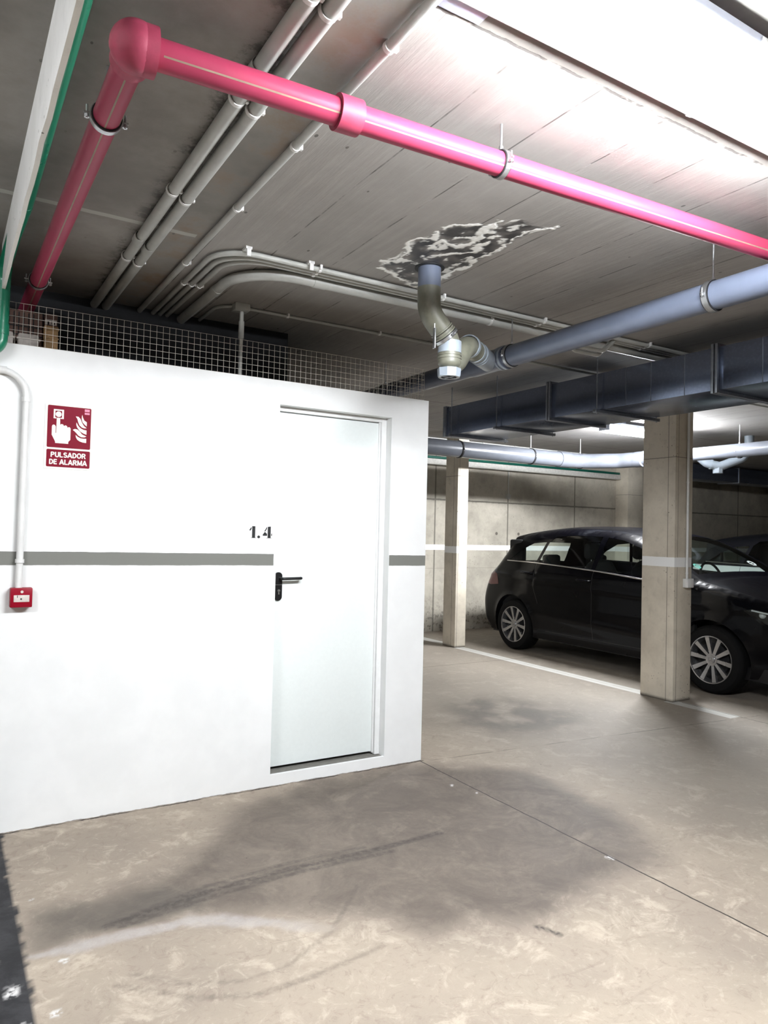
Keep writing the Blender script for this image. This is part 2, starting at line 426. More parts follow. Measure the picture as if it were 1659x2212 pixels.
def copy_tree(o, parent=None):
    c = o.copy(); COL.objects.link(c); c.parent = parent
    for ch in list(o.children): copy_tree(ch, c)
    return c

def rp(pts, r, n=8):
    """path with rounded corners of radius r"""
    P = [Vector(p) for p in pts]; out = [P[0]]
    for i in range(1, len(P)-1):
        a = (P[i-1]-P[i]).normalized(); b = (P[i+1]-P[i]).normalized()
        ang = a.angle(b)
        if ang > PI-0.02: out.append(P[i]); continue
        rr = r[i-1] if isinstance(r, (list, tuple)) else r
        d = min(rr/math.tan(ang/2), 0.48*(P[i-1]-P[i]).length, 0.48*(P[i+1]-P[i]).length)
        c = P[i]+(a+b).normalized()*(d/math.cos(ang/2)); r_ = d*math.tan(ang/2)
        s0 = P[i]+a*d-c; s1 = P[i]+b*d-c; tot = s0.angle(s1)
        for k in range(n+1):
            t = k/n; out.append(c+(s0*math.sin((1-t)*tot)+s1*math.sin(t*tot))/math.sin(tot))
    out.append(P[-1]); return out

# ================================================================== SETTING
def seg_d(p, a, b):
    ax, ay = a; bx, by = b; dx, dy = bx-ax, by-ay
    t = max(0, min(1, ((p[0]-ax)*dx+(p[1]-ay)*dy)/(dx*dx+dy*dy+1e-12)))
    return math.hypot(p[0]-ax-t*dx, p[1]-ay-t*dy), t
def path_d(p, pts): return min(seg_d(p, pts[i], pts[i+1])[0] for i in range(len(pts)-1))
def sdf(p, poly):
    d = min(seg_d(p, poly[i], poly[(i+1) % len(poly)])[0] for i in range(len(poly))); ins = False
    for i in range(len(poly)):
        (x0, y0), (x1, y1) = poly[i], poly[(i+1) % len(poly)]
        if (y0 > p[1]) != (y1 > p[1]) and p[0] < (x1-x0)*(p[1]-y0)/(y1-y0)+x0: ins = not ins
    return -d if ins else d
def sstep(a, b, x):
    t = max(0, min(1, (x-a)/(b-a))); return t*t*(3-2*t)
def fbm(x, y, s, z=0.0): return noise.fractal(Vector((x*s, y*s, z)), 1.0, 2.0, 4)
def frange(a, b, s):
    n = max(1, round((b-a)/s)); return [a+(b-a)*i/n for i in range(n)]
def grid_obj(name, xs, ys, z, mat, attrs, fn, flip=False):
    me = bpy.data.meshes.new(name); nx, ny = len(xs), len(ys)
    vs = [(x, y, z) for y in ys for x in xs]
    fs = []
    for j in range(ny-1):
        for i in range(nx-1):
            a = j*nx+i; q = (a, a+1, a+nx+1, a+nx); fs.append(q[::-1] if flip else q)
    me.from_pydata(vs, [], fs); me.materials.append(mat)
    data = {k: [0.0]*len(vs) for k in attrs}
    for i, (x, y, _) in enumerate(vs):
        r = fn(x, y)
        if r:
            for k, v in r.items(): data[k][i] = v
    for k in attrs:
        at = me.attributes.new(k, 'FLOAT', 'POINT'); at.data.foreach_set('value', data[k])
    o = bpy.data.objects.new(name, me); COL.objects.link(o); o['kind'] = 'structure'; return o

DAMP = [(2.62, 3.81), (3.14, 3.34), (3.17, 2.84), (3.01, 2.43), (2.85, 2.17), (2.64, 2.08), (2.37, 2.09), (2.02, 2.0), (1.73, 2.06), (1.47, 2.13), (1.38, 2.28), (1.27, 2.44), (1.06, 2.57), (0.86, 2.66), (0.66, 2.72), (0.5, 2.7), (0.32, 2.71), (0.32, 3.01), (0.55, 2.98), (0.76, 3.1), (0.99, 3.28), (1.24, 3.5), (1.52, 3.71), (1.92, 3.80), (2.38, 3.82)]
BLOOM = [(0.33, 2.70), (0.5, 2.68), (0.65, 2.67), (0.82, 2.65), (0.97, 2.60), (1.12, 2.50), (1.27, 2.38)]
OILY = [(0.33, 2.74), (0.33, 3.0), (0.55, 2.96), (0.8, 2.98), (0.95, 2.85), (0.9, 2.70), (0.6, 2.74)]
TR = [[(0.56, 2.77), (0.76, 2.80), (0.96, 2.84), (1.3, 2.86), (1.78, 2.85), (2.1, 2.86)],
      [(0.60, 2.74), (0.80, 2.77), (1.0, 2.80), (1.34, 2.82), (1.8, 2.80)],
      [(0.66, 2.80), (0.96, 2.88), (1.3, 2.91), (1.7, 2.90)],
      [(0.57, 2.44), (0.71, 2.30), (0.87, 2.23), (1.02, 2.23), (1.26, 2.35), (1.5, 2.6)],
      [(0.52, 2.40), (0.71, 2.22), (0.89, 2.14), (1.08, 2.14), (1.37, 2.18)], [(1.93, 2.01), (1.965, 1.93)]]
FAR = [(3.23, 4.55), (3.7, 5.1), (4.04, 5.2), (4.43, 5.02), (4.5, 4.25), (4.27, 3.85), (3.75, 3.85), (3.38, 4.06)]
def floor_fn(x, y):
    if not (-0.3 < x < 5 and 0.9 < y < 5.6): return None
    wx = x+0.05*fbm(x, y, 3.0, 5); wy = y+0.05*fbm(x, y, 3.0, 9)
    r = {}
    d = sdf((wx, wy), DAMP); r['damp'] = 1-sstep(-0.17, 0.10, d+0.05*fbm(x, y, 2.0, 20))
    if x > 3.0 and y > 3.4:
        dd = sdf((wx, wy), FAR); r['oily'] = (1-sstep(-0.35, 0.15, dd))*max(0, min(1, 0.75+fbm(x, y, 4.0, 2)*1.3))
    else:
        dd = sdf((wx, wy), OILY); r['oily'] = (1-sstep(-0.06, 0.05, dd))*0.75
    b = path_d((wx, wy), BLOOM); wd = 0.035+0.02*fbm(x, y, 8.0, 1)
    fade = 1-sstep(1.0, 1.35, x)
    r['bloom'] = (1-sstep(wd*0.35, wd*1.5, b))*fade*0.8
    t = 0
    for i, q in enumerate(TR):
        dd = path_d((x, y), q)
        wdt = (0.022, 0.018, 0.016, 0.012, 0.012, 0.012)[i]
        t = max(t, (1-sstep(wdt*0.5, wdt*1.3, dd))*(0.75, 0.6, 0.5, 0.3, 0.35, 1.0)[i])
    r['tread'] = t
    e = 0.285+0.012*fbm(x, y, 6.0, 3)+0.01*fbm(x, y, 25.0, 4)
    r['strip'] = 1-sstep(e-0.004, e+0.006, x)
    fl = 0
    for (cx, cy, s) in ((0.235, 2.52, 0.05), (0.245, 2.33, 0.035), (0.395, 2.62, 0.022), (0.335, 2.35, 0.03), (0.20, 2.70, 0.02), (0.33, 2.15, 0.025), (0.34, 3.1, 0.012), (2.55, 3.37, 0.02), (2.6, 3.2, 0.012), (2.62, 2.28, 0.03)):
        q = math.hypot((x-cx)*1.3, y-cy)+0.6*s*fbm(x, y, 30.0, 6)
        fl = max(fl, 1-sstep(s*0.45, s*0.7, q))
    r['flake'] = fl
    return r
xs = frange(-5, -0.3, 1.0)+frange(-0.3, 3.3, 0.014)+frange(3.3, 5, 0.05)+frange(5, 16, 1.0)+[16.0]
ys = frange(-5, 0.9, 1.0)+frange(0.9, 3.9, 0.014)+frange(3.9, 5.6, 0.05)+frange(5.6, YF, 0.8)+[YF]
grid_obj('floor', xs, ys, 0.0, K['floor'], ('damp', 'oily', 'bloom', 'tread', 'strip', 'flake'), floor_fn)

STAIN = [(1.779, 3.014), (1.802, 2.924), (1.767, 2.711), (1.777, 2.581), (1.849, 2.444), (1.878, 2.356), (1.945, 2.377), (2.02, 2.258), (2.123, 2.243), (2.193, 2.246), (2.148, 2.312), (2.124, 2.432), (2.15, 2.59), (2.153, 2.707), (2.15, 2.895), (2.145, 3.03), (2.113, 3.187), (1.956, 3.125)]
CR = [[(2.193, 2.246), (2.14, 2.289), (2.098, 2.359), (2.122, 2.457), (2.134, 2.554), (2.126, 2.627), (2.147, 2.793), (2.14, 2.955), (2.12, 3.1)],
      [(1.772, 2.982), (1.833, 2.962), (1.808, 2.808), (1.751, 2.729), (1.764, 2.651), (1.827, 2.631), (1.785, 2.575), (1.827, 2.447), (1.88, 2.37)],
      [(1.866, 2.707), (1.871, 2.607), (1.971, 2.602), (1.989, 2.525), (1.929, 2.388), (1.95, 2.30)],
      [(1.93, 2.78), (2.02, 2.68), (2.05, 2.56), (2.02, 2.45)], [(1.80, 3.05), (1.90, 3.10), (1.99, 3.14)], [(2.06, 3.14), (2.14, 3.08)]]
def ceil_fn(x, y):
    if not (1.6 < x < 2.4 and 2.05 < y < 3.4): return None
    wx = x+0.030*fbm(x, y, 9.0, 1)+0.012*fbm(x, y, 40.0, 7); wy = y+0.045*fbm(x, y, 7.0, 2)+0.012*fbm(x, y, 40.0, 8)
    d = sdf((wx, wy), STAIN)
    wet = (1-sstep(-0.025, 0.012, d))*max(0.25, min(1, 0.85+fbm(x, y, 11.0, 4)*0.8))
    c = 0
    for i, q in enumerate(CR):
        dd = path_d((wx, wy), q); wd = (0.011, 0.012, 0.016, 0.018, 0.01, 0.01)[i]*(1.0+1.3*fbm(x, y, 14.0, 5))
        if wd > 0.002: c = max(c, 1-sstep(wd*0.4, wd*1.2, dd))
    edge = (1-sstep(0.0, 0.014, abs(d+0.004)))*max(0, min(1, 0.1+1.6*fbm(x, y, 8.0, 12)))
    spots = sstep(0.30, 0.42, fbm(x, y, 16.0, 15))*(1-sstep(-0.05, 0.0, d))*0.8
    return {'wet': wet, 'crust': max(c*0.95, edge*0.9, spots*0.8)}
xs = frange(-5, 1.6, 1.1)+frange(1.6, 2.4, 0.006)+frange(2.4, 16, 1.0)+[16.0]
ys = frange(-5, 2.05, 1.0)+frange(2.05, 3.4, 0.007)+frange(3.4, YF, 0.8)+[YF]
grid_obj('ceiling', xs, ys, HC, K['ceiling'], ('wet', 'crust'), ceil_fn, flip=True)

def struct(name, mb, mat, **k): o = link(name, mb, mat, **k); o['kind'] = 'structure'; return o
struct('wall_far', MB().box((-5, YF, 0), (16, YF+0.2, HC)), K['far_wall'])
struct('wall_back', MB().box((-5, -5.2, 0), (16, -5, HC)), K['room'])
struct('wall_left', MB().box((-5.2, -5, 0), (-5, YF, HC)), K['room'])
struct('wall_right', MB().box((16, -5, 0), (16.2, YF, HC)), K['room'])

# white storage-room wall with a door opening
OX0, OX1, OZ0, OZ1 = 1.622, 2.372, 0.062, 2.156
WT = 2.292
m = MB()
t = 0.16
m.box((-5, YW, 0), (OX0, YW+t, WT), 0)
m.box((OX1, YW, 0), (2.648, YW+t, WT), 0)
m.box((OX0, YW, OZ1), (OX1, YW+t, WT), 0)
m.box((OX0, YW, 0), (OX1, YW+0.02, OZ0), 0)
struct('wall_front', m, K['white_wall'], smooth=False)
struct('wall_side', MB().box((2.50, YW+t, 0), (2.648, YF, WT)), K['white_wall'], smooth=False)
K['dark_backing'] = plain('added_darkness_wall', srgb(26, 27, 30), 0.9)  # near-black colour standing in for the unlit depth behind the mesh
struct('wall_added_dark', MB().box((-5, 4.45, 0), (1.93, 4.6, HC)).box((1.78, 4.6, 0), (1.93, YF, HC)), K['dark_backing'], smooth=False)  # assumed wall, added to close the space above and behind the mesh in darkness
struct('trim_1', MB().box((OX0, YW+0.02, 0.0), (OX1, YW+t, OZ0-0.002)), K['sill'])
# painted edge beam at the left with a free lower edge
bm_ = MB(); n = 60; ys_ = [-4.9+(YW+4.9)*i/n for i in range(n+1)]
vs = []; fs = []
for i, y in enumerate(ys_):
    z0 = 2.516+0.004*fbm(y, 0, 5.0); dx = 0.003*fbm(y, 3, 7.0)
    vs += [(0.198+dx, y, z0), (0.198, y, HC), (0.212, y, HC), (0.212+dx, y, z0)]
for i in range(n):
    for k in range(4): fs.append((i*4+k, i*4+(k+1) % 4, i*4+4+(k+1) % 4, i*4+4+k))
fs += [(0, 1, 2, 3), (n*4, n*4+1, n*4+2, n*4+3)]
bm_.add(vs, fs); struct('trim_2', bm_, K['white_concrete'])
struct('trim_3', MB().box((4.2, 8.56, 2.43), (10.0, YF, 2.515), 0.006), K['ledge'])

# ================================================================== DOOR 1.4
d = thing('door_1', (2.0, YW+0.1, OZ0), 'pale steel door marked 1.4 with black lever handle, set in white wall', 'door', kind='structure')
leaf = link('door_leaf', MB().box((OX0-0.03, YW+0.085, OZ0+0.016), (OX1-0.035, YW+0.13, OZ1-0.03), 0.002), K['door'], d)
f = MB().box((OX1-0.034, YW+0.06, OZ0), (OX1+0.0, YW+0.16, OZ1), 0.003).box((OX1-0.046, YW+0.072, OZ0+0.01), (OX1-0.036, YW+0.11, OZ1-0.02), 0.002)
f.box((OX0, YW+0.06, OZ1-0.026), (OX1-0.03, YW+0.16, OZ1), 0.003)
link('door_frame', f, K['frame'], d)
yl = YW+0.085
def rrect(x0, x1, z0, z1, r, n=6):
    pts = []
    for cx, cz, a0 in ((x1-r, z1-r, 0), (x0+r, z1-r, 90), (x0+r, z0+r, 180), (x1-r, z0+r, 270)):
        for k in range(n+1):
            a = math.radians(a0+90*k/n); pts.append((cx+r*math.cos(a), cz+r*math.sin(a)))
    return pts
pl_ = MB().prism(rrect(1.650, 1.697, 1.032, 1.196, 0.022), lambda u, v, q: (u, q, v), yl-0.009, yl)
hp = link('door_handle', pl_, K['black'], d); tag(hp, 'black lock plate with lever')
link('lever', MB().sweep(rp([(1.685, yl, 1.160), (1.685, yl-0.045, 1.160), (1.803, yl-0.045, 1.162), (1.803, yl-0.028, 1.162)], 0.012), 0.0085, 14), K['black'], hp)
link('lock_cylinder', MB().cyl((1.677, yl-0.012, 1.09), (1.677, yl-0.006, 1.09), 0.0075, 16).box((1.6735, yl-0.012, 1.068), (1.6805, yl-0.007, 1.088), 0.001), K['steel'], hp)
link('plate_seam', MB().box((1.656, yl-0.0098, 1.122), (1.696, yl-0.0088, 1.1245), 0), K['steel'], hp)

# stencilled number 1.4 (serif stencil characters with bridges)
def glyphs(polys, ox, oz, s, y): 
    m = MB()
    for p in polys: m.prism([(ox+u*s, oz+v*s) for u, v in p], lambda u, v, q: (u, q, v), y-0.0006, y)
    return m
one = [[(0.22, 0.03), (0.22, 1.0), (0.50, 1.0), (0.50, 0.03), (0.58, 0.03), (0.58, 0.0), (0.12, 0.0), (0.12, 0.03)], [(-0.03, 0.68), (0.17, 0.95), (0.17, 0.76), (0.05, 0.60)]]
dot = [[(0.82+0.13*math.cos(a*PI/8), 0.10+0.12*math.sin(a*PI/8)) for a in range(16)]]
four = [[(1.62, 0.03), (1.62, 0.97), (1.90, 1.0), (1.90, 0.03), (1.98, 0.03), (1.98, 0.0), (1.50, 0.0), (1.50, 0.03)],
        [(1.18, 0.20), (1.57, 0.20), (1.57, 0.36), (1.40, 0.52), (1.33, 0.50), (1.18, 0.30)], [(1.31, 0.58), (1.56, 0.98), (1.56, 0.82), (1.40, 0.56)],
        [(1.95, 0.20), (2.02, 0.20), (2.02, 0.42), (1.95, 0.36)]]
solo('door_number', glyphs(one+dot+four, 1.460, 1.393, 0.066, YW), K['stencil'], 'black stencilled number 1.4 on the white wall beside the door', 'number')

# ================================================================== WIRE MESH above the wall
m = MB(); z0, z1 = WT+0.006, WT+0.006+0.033*6; r = 0.0011
yx = YW+0.03
x = 0.2-0.033*8
n = 0
while x < 2.63: m.cyl((x, yx, z0), (x, yx, z1), r, 5); x += 0.0331
for k in range(7): m.cyl((0.2-0.033*8, yx-0.003, z0+0.033*k), (2.628, yx-0.003, z0+0.033*k), r, 5)
solo('wire_mesh_panel', m, K['wire'], 'welded wire mesh panel along the top of the white wall above the door', 'wire mesh', smooth=False)
m = MB(); y = yx
while y < 7.2: m.cyl((2.63, y, z0), (2.63, y, z1), r, 5); y += 0.0331
for k in range(7): m.cyl((2.627, yx, z0+0.033*k), (2.627, 7.2, z0+0.033*k), r, 5)
solo('wire_mesh_panel', m, K['wire'], 'wire mesh return panel running back from the white wall corner', 'wire mesh', smooth=False)

# ================================================================== SIGN
sx0, sx1, sz0, sz1 = 0.407, 0.622, 1.713, 2.030
sg = solo('alarm_sign', MB().prism(rrect(sx0, sx1, sz0, sz1, 0.004, 3), lambda u, v, q: (u, q, v), YW-0.003, YW), K['sign_white'], 'red and white fire alarm push button sign reading PULSADOR DE ALARMA', 'sign')
ax0, ax1 = 0.418, 0.615; az0, az1 = 1.722, 2.020
W_, H_ = ax1-ax0, az1-az0
SX = lambda u: ax0+u*W_
SZ = lambda v: az1-v*H_
def flat(polys, mat, name, dep=0.0035):
    m = MB()
    for p in polys: m.prism([(SX(u), SZ(v)) for u, v in p], lambda a, b, q: (a, q, b), YW-dep-0.0004, YW-dep+0.0004)
    return link(name, m, mat, sg, smooth=False)
def rr(u0, u1, v0, v1, r=0.02):
    return [((x-ax0)/W_, (az1-z)/H_) for x, z in rrect(SX(u0), SX(u1), SZ(v1), SZ(v0), r*W_, 5)]
flat([rr(0, 1, 0, 0.685, 0.03), rr(0, 1, 0.715, 1.0, 0.03)], K['sign_red'], 'red_panel')
# pictogram measured in the sign's own unit square
def P(*a): return [(a[i]/1000.0, a[i+1]/1000.0) for i in range(0, len(a), 2)]
flat([P(135, 62, 365, 62, 365, 85, 135, 85), P(135, 85, 170, 85, 170, 195, 135, 195), P(325, 85, 365, 85, 365, 212, 325, 212), P(135, 195, 198, 195, 198, 212, 135, 212), P(290, 195, 325, 195, 325, 212, 290, 212),
      [(0.247+0.068*math.cos(a*PI/12), 0.141+0.045*math.sin(a*PI/12)) for a in range(24)]], K['sign_white'], 'button_pictogram', 0.0042)
hand = P(208, 200, 283, 200, 288, 318, 300, 302, 330, 297, 360, 305, 375, 330, 395, 315, 425, 315, 450, 330, 458, 352, 480, 338, 510, 340, 530, 360, 530, 545, 485, 580, 485, 612, 190, 612, 185, 585, 105, 480, 105, 345, 115, 325, 140, 316, 170, 322, 190, 345, 190, 450, 204, 450)
flat([hand], K['sign_white'], 'hand_pictogram', 0.0042)
flames = [P(790, 115, 810, 165, 840, 205, 900, 232, 900, 300, 845, 270, 800, 235, 780, 190, 780, 150),
          P(640, 150, 700, 152, 750, 185, 790, 250, 840, 300, 900, 330, 850, 335, 790, 325, 730, 290, 700, 240, 680, 190),
          P(660, 250, 700, 300, 760, 340, 830, 362, 900, 368, 900, 438, 820, 420, 740, 385, 680, 330, 658, 290),
          P(580, 375, 630, 358, 690, 365, 750, 400, 800, 440, 900, 470, 850, 485, 780, 485, 710, 460, 660, 420, 620, 395),
          P(650, 455, 700, 485, 770, 505, 830, 508, 900, 505, 900, 575, 820, 572, 740, 555, 690, 530, 660, 495)]
flat(flames, K['sign_white'], 'flame_pictogram', 0.0042)
flat([P(845, 18, 960, 18, 960, 60, 845, 60), P(845, 76, 960, 76, 960, 106, 845, 106)], K['sign_pink'], 'small_print_block', 0.0042)
ARC = lambda cx, cy, rx, ry, a0, a1, n=10: [(cx+rx*math.cos(math.radians(a0+(a1-a0)*k/n)), cy+ry*math.sin(math.radians(a0+(a1-a0)*k/n))) for k in range(n+1)]
FONT = {
 'P': (0.62, [[(0.09, 0.0), (0.09, 0.91), (0.32, 0.91)]+ARC(0.32, 0.70, 0.20, 0.21, 90, -90)+[(0.09, 0.49)]]),
 'U': (0.68, [[(0.09, 1.0), (0.09, 0.33)]+ARC(0.34, 0.33, 0.25, 0.25, 180, 360)+[(0.59, 1.0)]]),
 'L': (0.56, [[(0.09, 1.0), (0.09, 0.09), (0.54, 0.09)]]),
 'S': (0.62, [ARC(0.31, 0.71, 0.21, 0.20, 20, 250, 12)+ARC(0.32, 0.29, 0.23, 0.21, 80, -160, 12)]),
 'A': (0.74, [[(0.04, 0.0), (0.37, 0.98), (0.70, 0.0)], [(0.18, 0.30), (0.56, 0.30)]]),
 'D': (0.66, [[(0.09, 0.0), (0.09, 0.91), (0.26, 0.91)]+ARC(0.26, 0.50, 0.32, 0.41, 90, -90, 12)+[(0.09, 0.09)]]),
 'O': (0.74, [ARC(0.37, 0.50, 0.29, 0.42, 0, 360, 24)]),
 'R': (0.68, [[(0.09, 0.0), (0.09, 0.91), (0.34, 0.91)]+ARC(0.34, 0.71, 0.21, 0.20, 90, -90)+[(0.09, 0.51)], [(0.34, 0.50), (0.60, 0.0)]]),
 'E': (0.58, [[(0.55, 0.91), (0.09, 0.91), (0.09, 0.09), (0.56, 0.09)], [(0.09, 0.52), (0.50, 0.52)]]),
 'M': (0.82, [[(0.09, 0.0), (0.09, 0.96), (0.41, 0.12), (0.73, 0.96), (0.73, 0.0)]]),
 ' ': (0.26, [])}
def lettering(body, x0, x1, z, h, y):
    adv = [FONT[c][0] for c in body]; gap = 0.075; tot = sum(adv)+gap*(len(body)-1); sx = (x1-x0)/tot; x = x0; m = MB(); th = 0.098
    for c, a in zip(body, adv):
        for j, st in enumerate(FONT[c][1]):
            for i in range(len(st)-1):
                yy = y-0.00004*(i % 7)-0.0003*j
                p, q_ = Vector(st[i]), Vector(st[i+1]); t_ = (q_-p)
                if t_.length < 1e-6: continue
                t_.normalize(); n_ = Vector((-t_.y, t_.x))*th
                e0 = p-t_*(0.035 if i else 0.0); e1 = q_+t_*(0.035 if i < len(st)-2 else 0.0)
                m.prism([(x+u.x*sx, z+u.y*h) for u in (e0-n_, e1-n_, e1+n_, e0+n_)], lambda u, v, d_: (u, d_, v), yy-0.0003, yy)
        x += (a+gap)*sx
    return m
for body, v, wd in (('PULSADOR', 0.838, 0.158), ('DE ALARMA', 0.955, 0.170)):
    xm = (ax0+ax1)/2; link('sign_lettering', lettering(body, xm-wd/2, xm+wd/2, SZ(v)-0.001, 0.0250, YW-0.0040), K['sign_white'], sg, smooth=False)

# ================================================================== MANUAL CALL POINT
cx0, cx1, cz0, cz1 = 0.282, 0.376, 1.052, 1.143
ca = thing('fire_call_point', (0.329, YW, cz0), 'small square red fire alarm call point on the white wall', 'alarm')
link('housing', MB().box((cx0, YW-0.052, cz0), (cx1, YW, cz1), 0.005), K['alarm_red'], ca)
q = link('push_plate', MB().box((cx0+0.015, YW-0.0535, cz0+0.026), (cx1-0.013, YW-0.050, cz0+0.058), 0.001), K['paper'], ca)
tag(q, 'white press panel with a black dot')
link('black_dot', MB().cyl((0.328, YW-0.0545, cz0+0.040), (0.328, YW-0.0530, cz0+0.040), 0.0036, 14).box((0.311, YW-0.0545, cz0+0.046), (0.3135, YW-0.053, cz0+0.057)), K['black'], q)
link('flame_symbol', MB().cyl((0.331, YW-0.0535, cz0+0.073), (0.331, YW-0.0515, cz0+0.073), 0.007, 6), K['paper'], ca)

# ================================================================== CONDUIT to the call point
c = thing('wall_conduit', (0.32, YW-0.018, cz1), 'pale grey conduit bending down the white wall to the red call point', 'conduit')
yc = YW-0.022
link('tube', MB().sweep(rp([(-0.9, yc, 2.158), (0.322, yc, 2.158), (0.318, yc, cz1-0.01)], 0.115, 14), 0.0155, 18), K['pvc_white'], c)
link('coupler', MB().ring((0.321, yc, 2.03), (0, 0, 1), 0.0156, 0.022, 0.003), K['pvc_white'], c)
link('coupler', MB().ring((0.215, yc, 2.158), (1, 0, 0), 0.0156, 0.04, 0.002), K['pvc_white'], c)
link('clip', MB().ring((0.3185, yc, 1.268), (0, 0, 1), 0.0156, 0.018, 0.004).box((0.303, yc, 1.260), (0.334, YW, 1.276)), K['pvc_white'], c)

# ================================================================== LUMINAIRES
def luminaire(name, x0, x1, y0, y1, emat, label, first=True):
    L = thing(name, ((x0+x1)/2, (y0+y1)/2, HC), label, 'ceiling lamp')
    zc = HC-0.062
    link('lamp_housing', MB().box((x0, y0, zc), (x1, y1, HC-0.03), 0.008).box((x0+0.25, y0+0.05, HC-0.032), (x0+0.31, y1-0.05, HC)).box((x1-0.31, y0+0.05, HC-0.032), (x1-0.25, y1-0.05, HC)), K['housing'], L)
    cy = (y0+y1)/2; hw = (y1-y0)/2-0.004
    prof = [(-hw, zc), (-hw, zc-0.03), (-hw*0.85, zc-0.060), (-hw*0.45, zc-0.075), (hw*0.45, zc-0.075), (hw*0.85, zc-0.060), (hw, zc-0.03), (hw, zc)]
    m = MB(); m.prism(prof, lambda u, v, q: (q, cy+u, v), x0+0.006, x1-0.006)
    link('lamp_diffuser', m, emat, L)
    for k in (0, 1):
        xx = x0 if k == 0 else x1
        link('end_cap', MB().box((xx-0.006, y0+0.01, zc-0.06), (xx+0.006, y1-0.01, HC-0.034), 0.003), K['housing'], L)
    for xx in (x0+0.18, (x0+x1)/2, x1-0.18):
        for s, yy in ((-1, y0), (1, y1)):
            link('clip', MB().box((xx-0.012, yy-0.006, zc-0.014), (xx+0.012, yy+0.006, zc+0.02), 0.002), K['zinc'], L)
    return L
luminaire('strip_luminaire', 0.97, 2.47, 1.045, 1.225, K['lamp_near'], 'brightly lit strip luminaire on the ceiling at the upper right corner')
luminaire('strip_luminaire', -2.0, -0.7, 1.05, 1.226, K['lamp_left'], 'lit strip luminaire on the ceiling of the lane, out left behind the camera')
luminaire('strip_luminaire', 6.28, 7.58, 5.53, 5.70, K['lamp_far'], 'glowing strip luminaire over the parking bays, partly behind the front pillar')

# ================================================================== CONDUITS on the ceiling
def conduit(name, pts, r, bend, label, group=None, clips=(), collars=(), mat='pvc', seg=16, base=None):
    P_ = [Vector(p) for p in pts]
    c = thing(name, base or P_[0], label, 'conduit', group)
    link('tube', MB().sweep(rp(pts, bend, 10), r, seg), K[mat], c)
    for (p, ax) in clips:
        p = Vector(p); ax = Vector(ax)
        m = MB().ring(p, ax, r*1.01, 0.014, 0.003, 20)
        pr = ax.cross(Vector((0, 0, 1)))
        a = p+pr*(r+0.006); m.box((a.x-0.006, a.y-0.006, p.z-0.006), (a.x+0.006, a.y+0.006, HC))
        link('clip', m, K['pvc_white'], c)
    for (p, ax) in collars: link('coupler', MB().ring(p, ax, r*1.01, 0.07, 0.0022, 20), K[mat], c)
    return c
Yv = (0, 1, 0); Xv = (1, 0, 0)
zA = HC-0.027
gA = 'pair of thick grey ceiling conduits'
conduit('ceiling_conduit', [(0.703, -3, zA), (0.712, 4.448, zA)], 0.023, 0.1, 'thick grey ceiling conduit, left one of the close pair crossing above the red pipe', gA,
        clips=[((0.706, y, zA), Yv) for y in (0.7, 1.55, 2.05, 2.75, 3.55)], collars=[((0.706, y, zA), Yv) for y in (1.9, 3.3)])
conduit('ceiling_conduit', [(0.766, -3, zA), (0.775, 4.448, zA)], 0.023, 0.1, 'thick grey ceiling conduit, right one of the close pair crossing above the red pipe', gA,
        clips=[((0.769, y, zA), Yv) for y in (0.7, 1.58, 2.08, 2.8, 3.6)], collars=[((0.769, y, zA), Yv) for y in (1.98, 3.4)])
conduit('ceiling_conduit', [(0.972, -0.5, HC-0.018), (0.966, 4.448, HC-0.018)], 0.0145, 0.1, 'single thin grey conduit running back along the edge of the board-marked ceiling', None,
        clips=[((0.97, y, HC-0.018), Yv) for y in (1.62, 2.22, 2.78, 3.5)])
gB = 'bundle of parallel conduits turning across the ceiling'
zB = HC-0.018
lab = ['thin grey conduit nearest the camera in the bundle that turns right across the ceiling', 'second thin grey conduit of the bundle, with a dip below the drain pipe', 'third thin grey conduit of the bundle, with a dip beside the thick one']
for k in range(3):
    yk = 3.21+0.036*k; xk = 1.045+0.042*k
    pts = [(11, yk, zB)]
    if k: pts += [(3.72, yk, zB), (3.60, yk, zB-0.07-0.02*k), (3.38, yk, zB-0.07-0.02*k), (3.25, yk, zB)]
    pts += [(xk, yk, zB), (xk, 4.448, zB)]
    conduit('ceiling_conduit', pts, 0.0125, ([0.05]*4+[0.20]) if k else 0.20, lab[k], gB,
            clips=[((xx, yk, zB), Xv) for xx in (1.55, 2.3, 3.05, 4.0)]+[((xk, 3.8, zB), Yv)], base=(2.0, yk, zB))
conduit('ceiling_conduit', [(11, 3.355, HC-0.03), (1.215, 3.355+0.0, HC-0.03), (1.215, 4.448, HC-0.03)], 0.0265, 0.30, 'thick grey conduit, furthest back in the bundle that turns right across the ceiling', gB,
        collars=[((1.62, 3.355, HC-0.03), Xv), ((1.215, 3.78, HC-0.03), Yv)], clips=[((2.75, 3.355, HC-0.03), Xv)], base=(2.0, 3.355, HC-0.03))
br = thing('conduit_bracket', (1.15, 3.24, HC), 'small pale bracket plate strapping the start of the conduit bundle to the ceiling', 'bracket', 'bundle brackets')
link('rail', MB().box((1.155, 3.17, HC-0.012), (1.185, 3.33, HC)), K['pvc_white'], br)
link('strap', MB().box((1.16, 3.17, HC-0.045), (1.18, 3.178, HC)), K['pvc_white'], br)
b2 = copy_tree(br); b2.location = (1.47, 3.24, HC); b2['label'] = 'pale bracket strapping the conduit bundle where the thick conduit joins it'
conduit('ceiling_conduit', [(1.33, 4.448, HC-0.012), (1.33, 4.05, HC-0.012), (11, 4.05, HC-0.012)], 0.0095, 0.12, 'thin conduit crossing the dark ceiling above the wire mesh', None,
        clips=[((xx, 4.05, HC-0.012), Xv) for xx in (1.75, 2.4, 3.4)], base=(1.5, 4.05, HC-0.012))
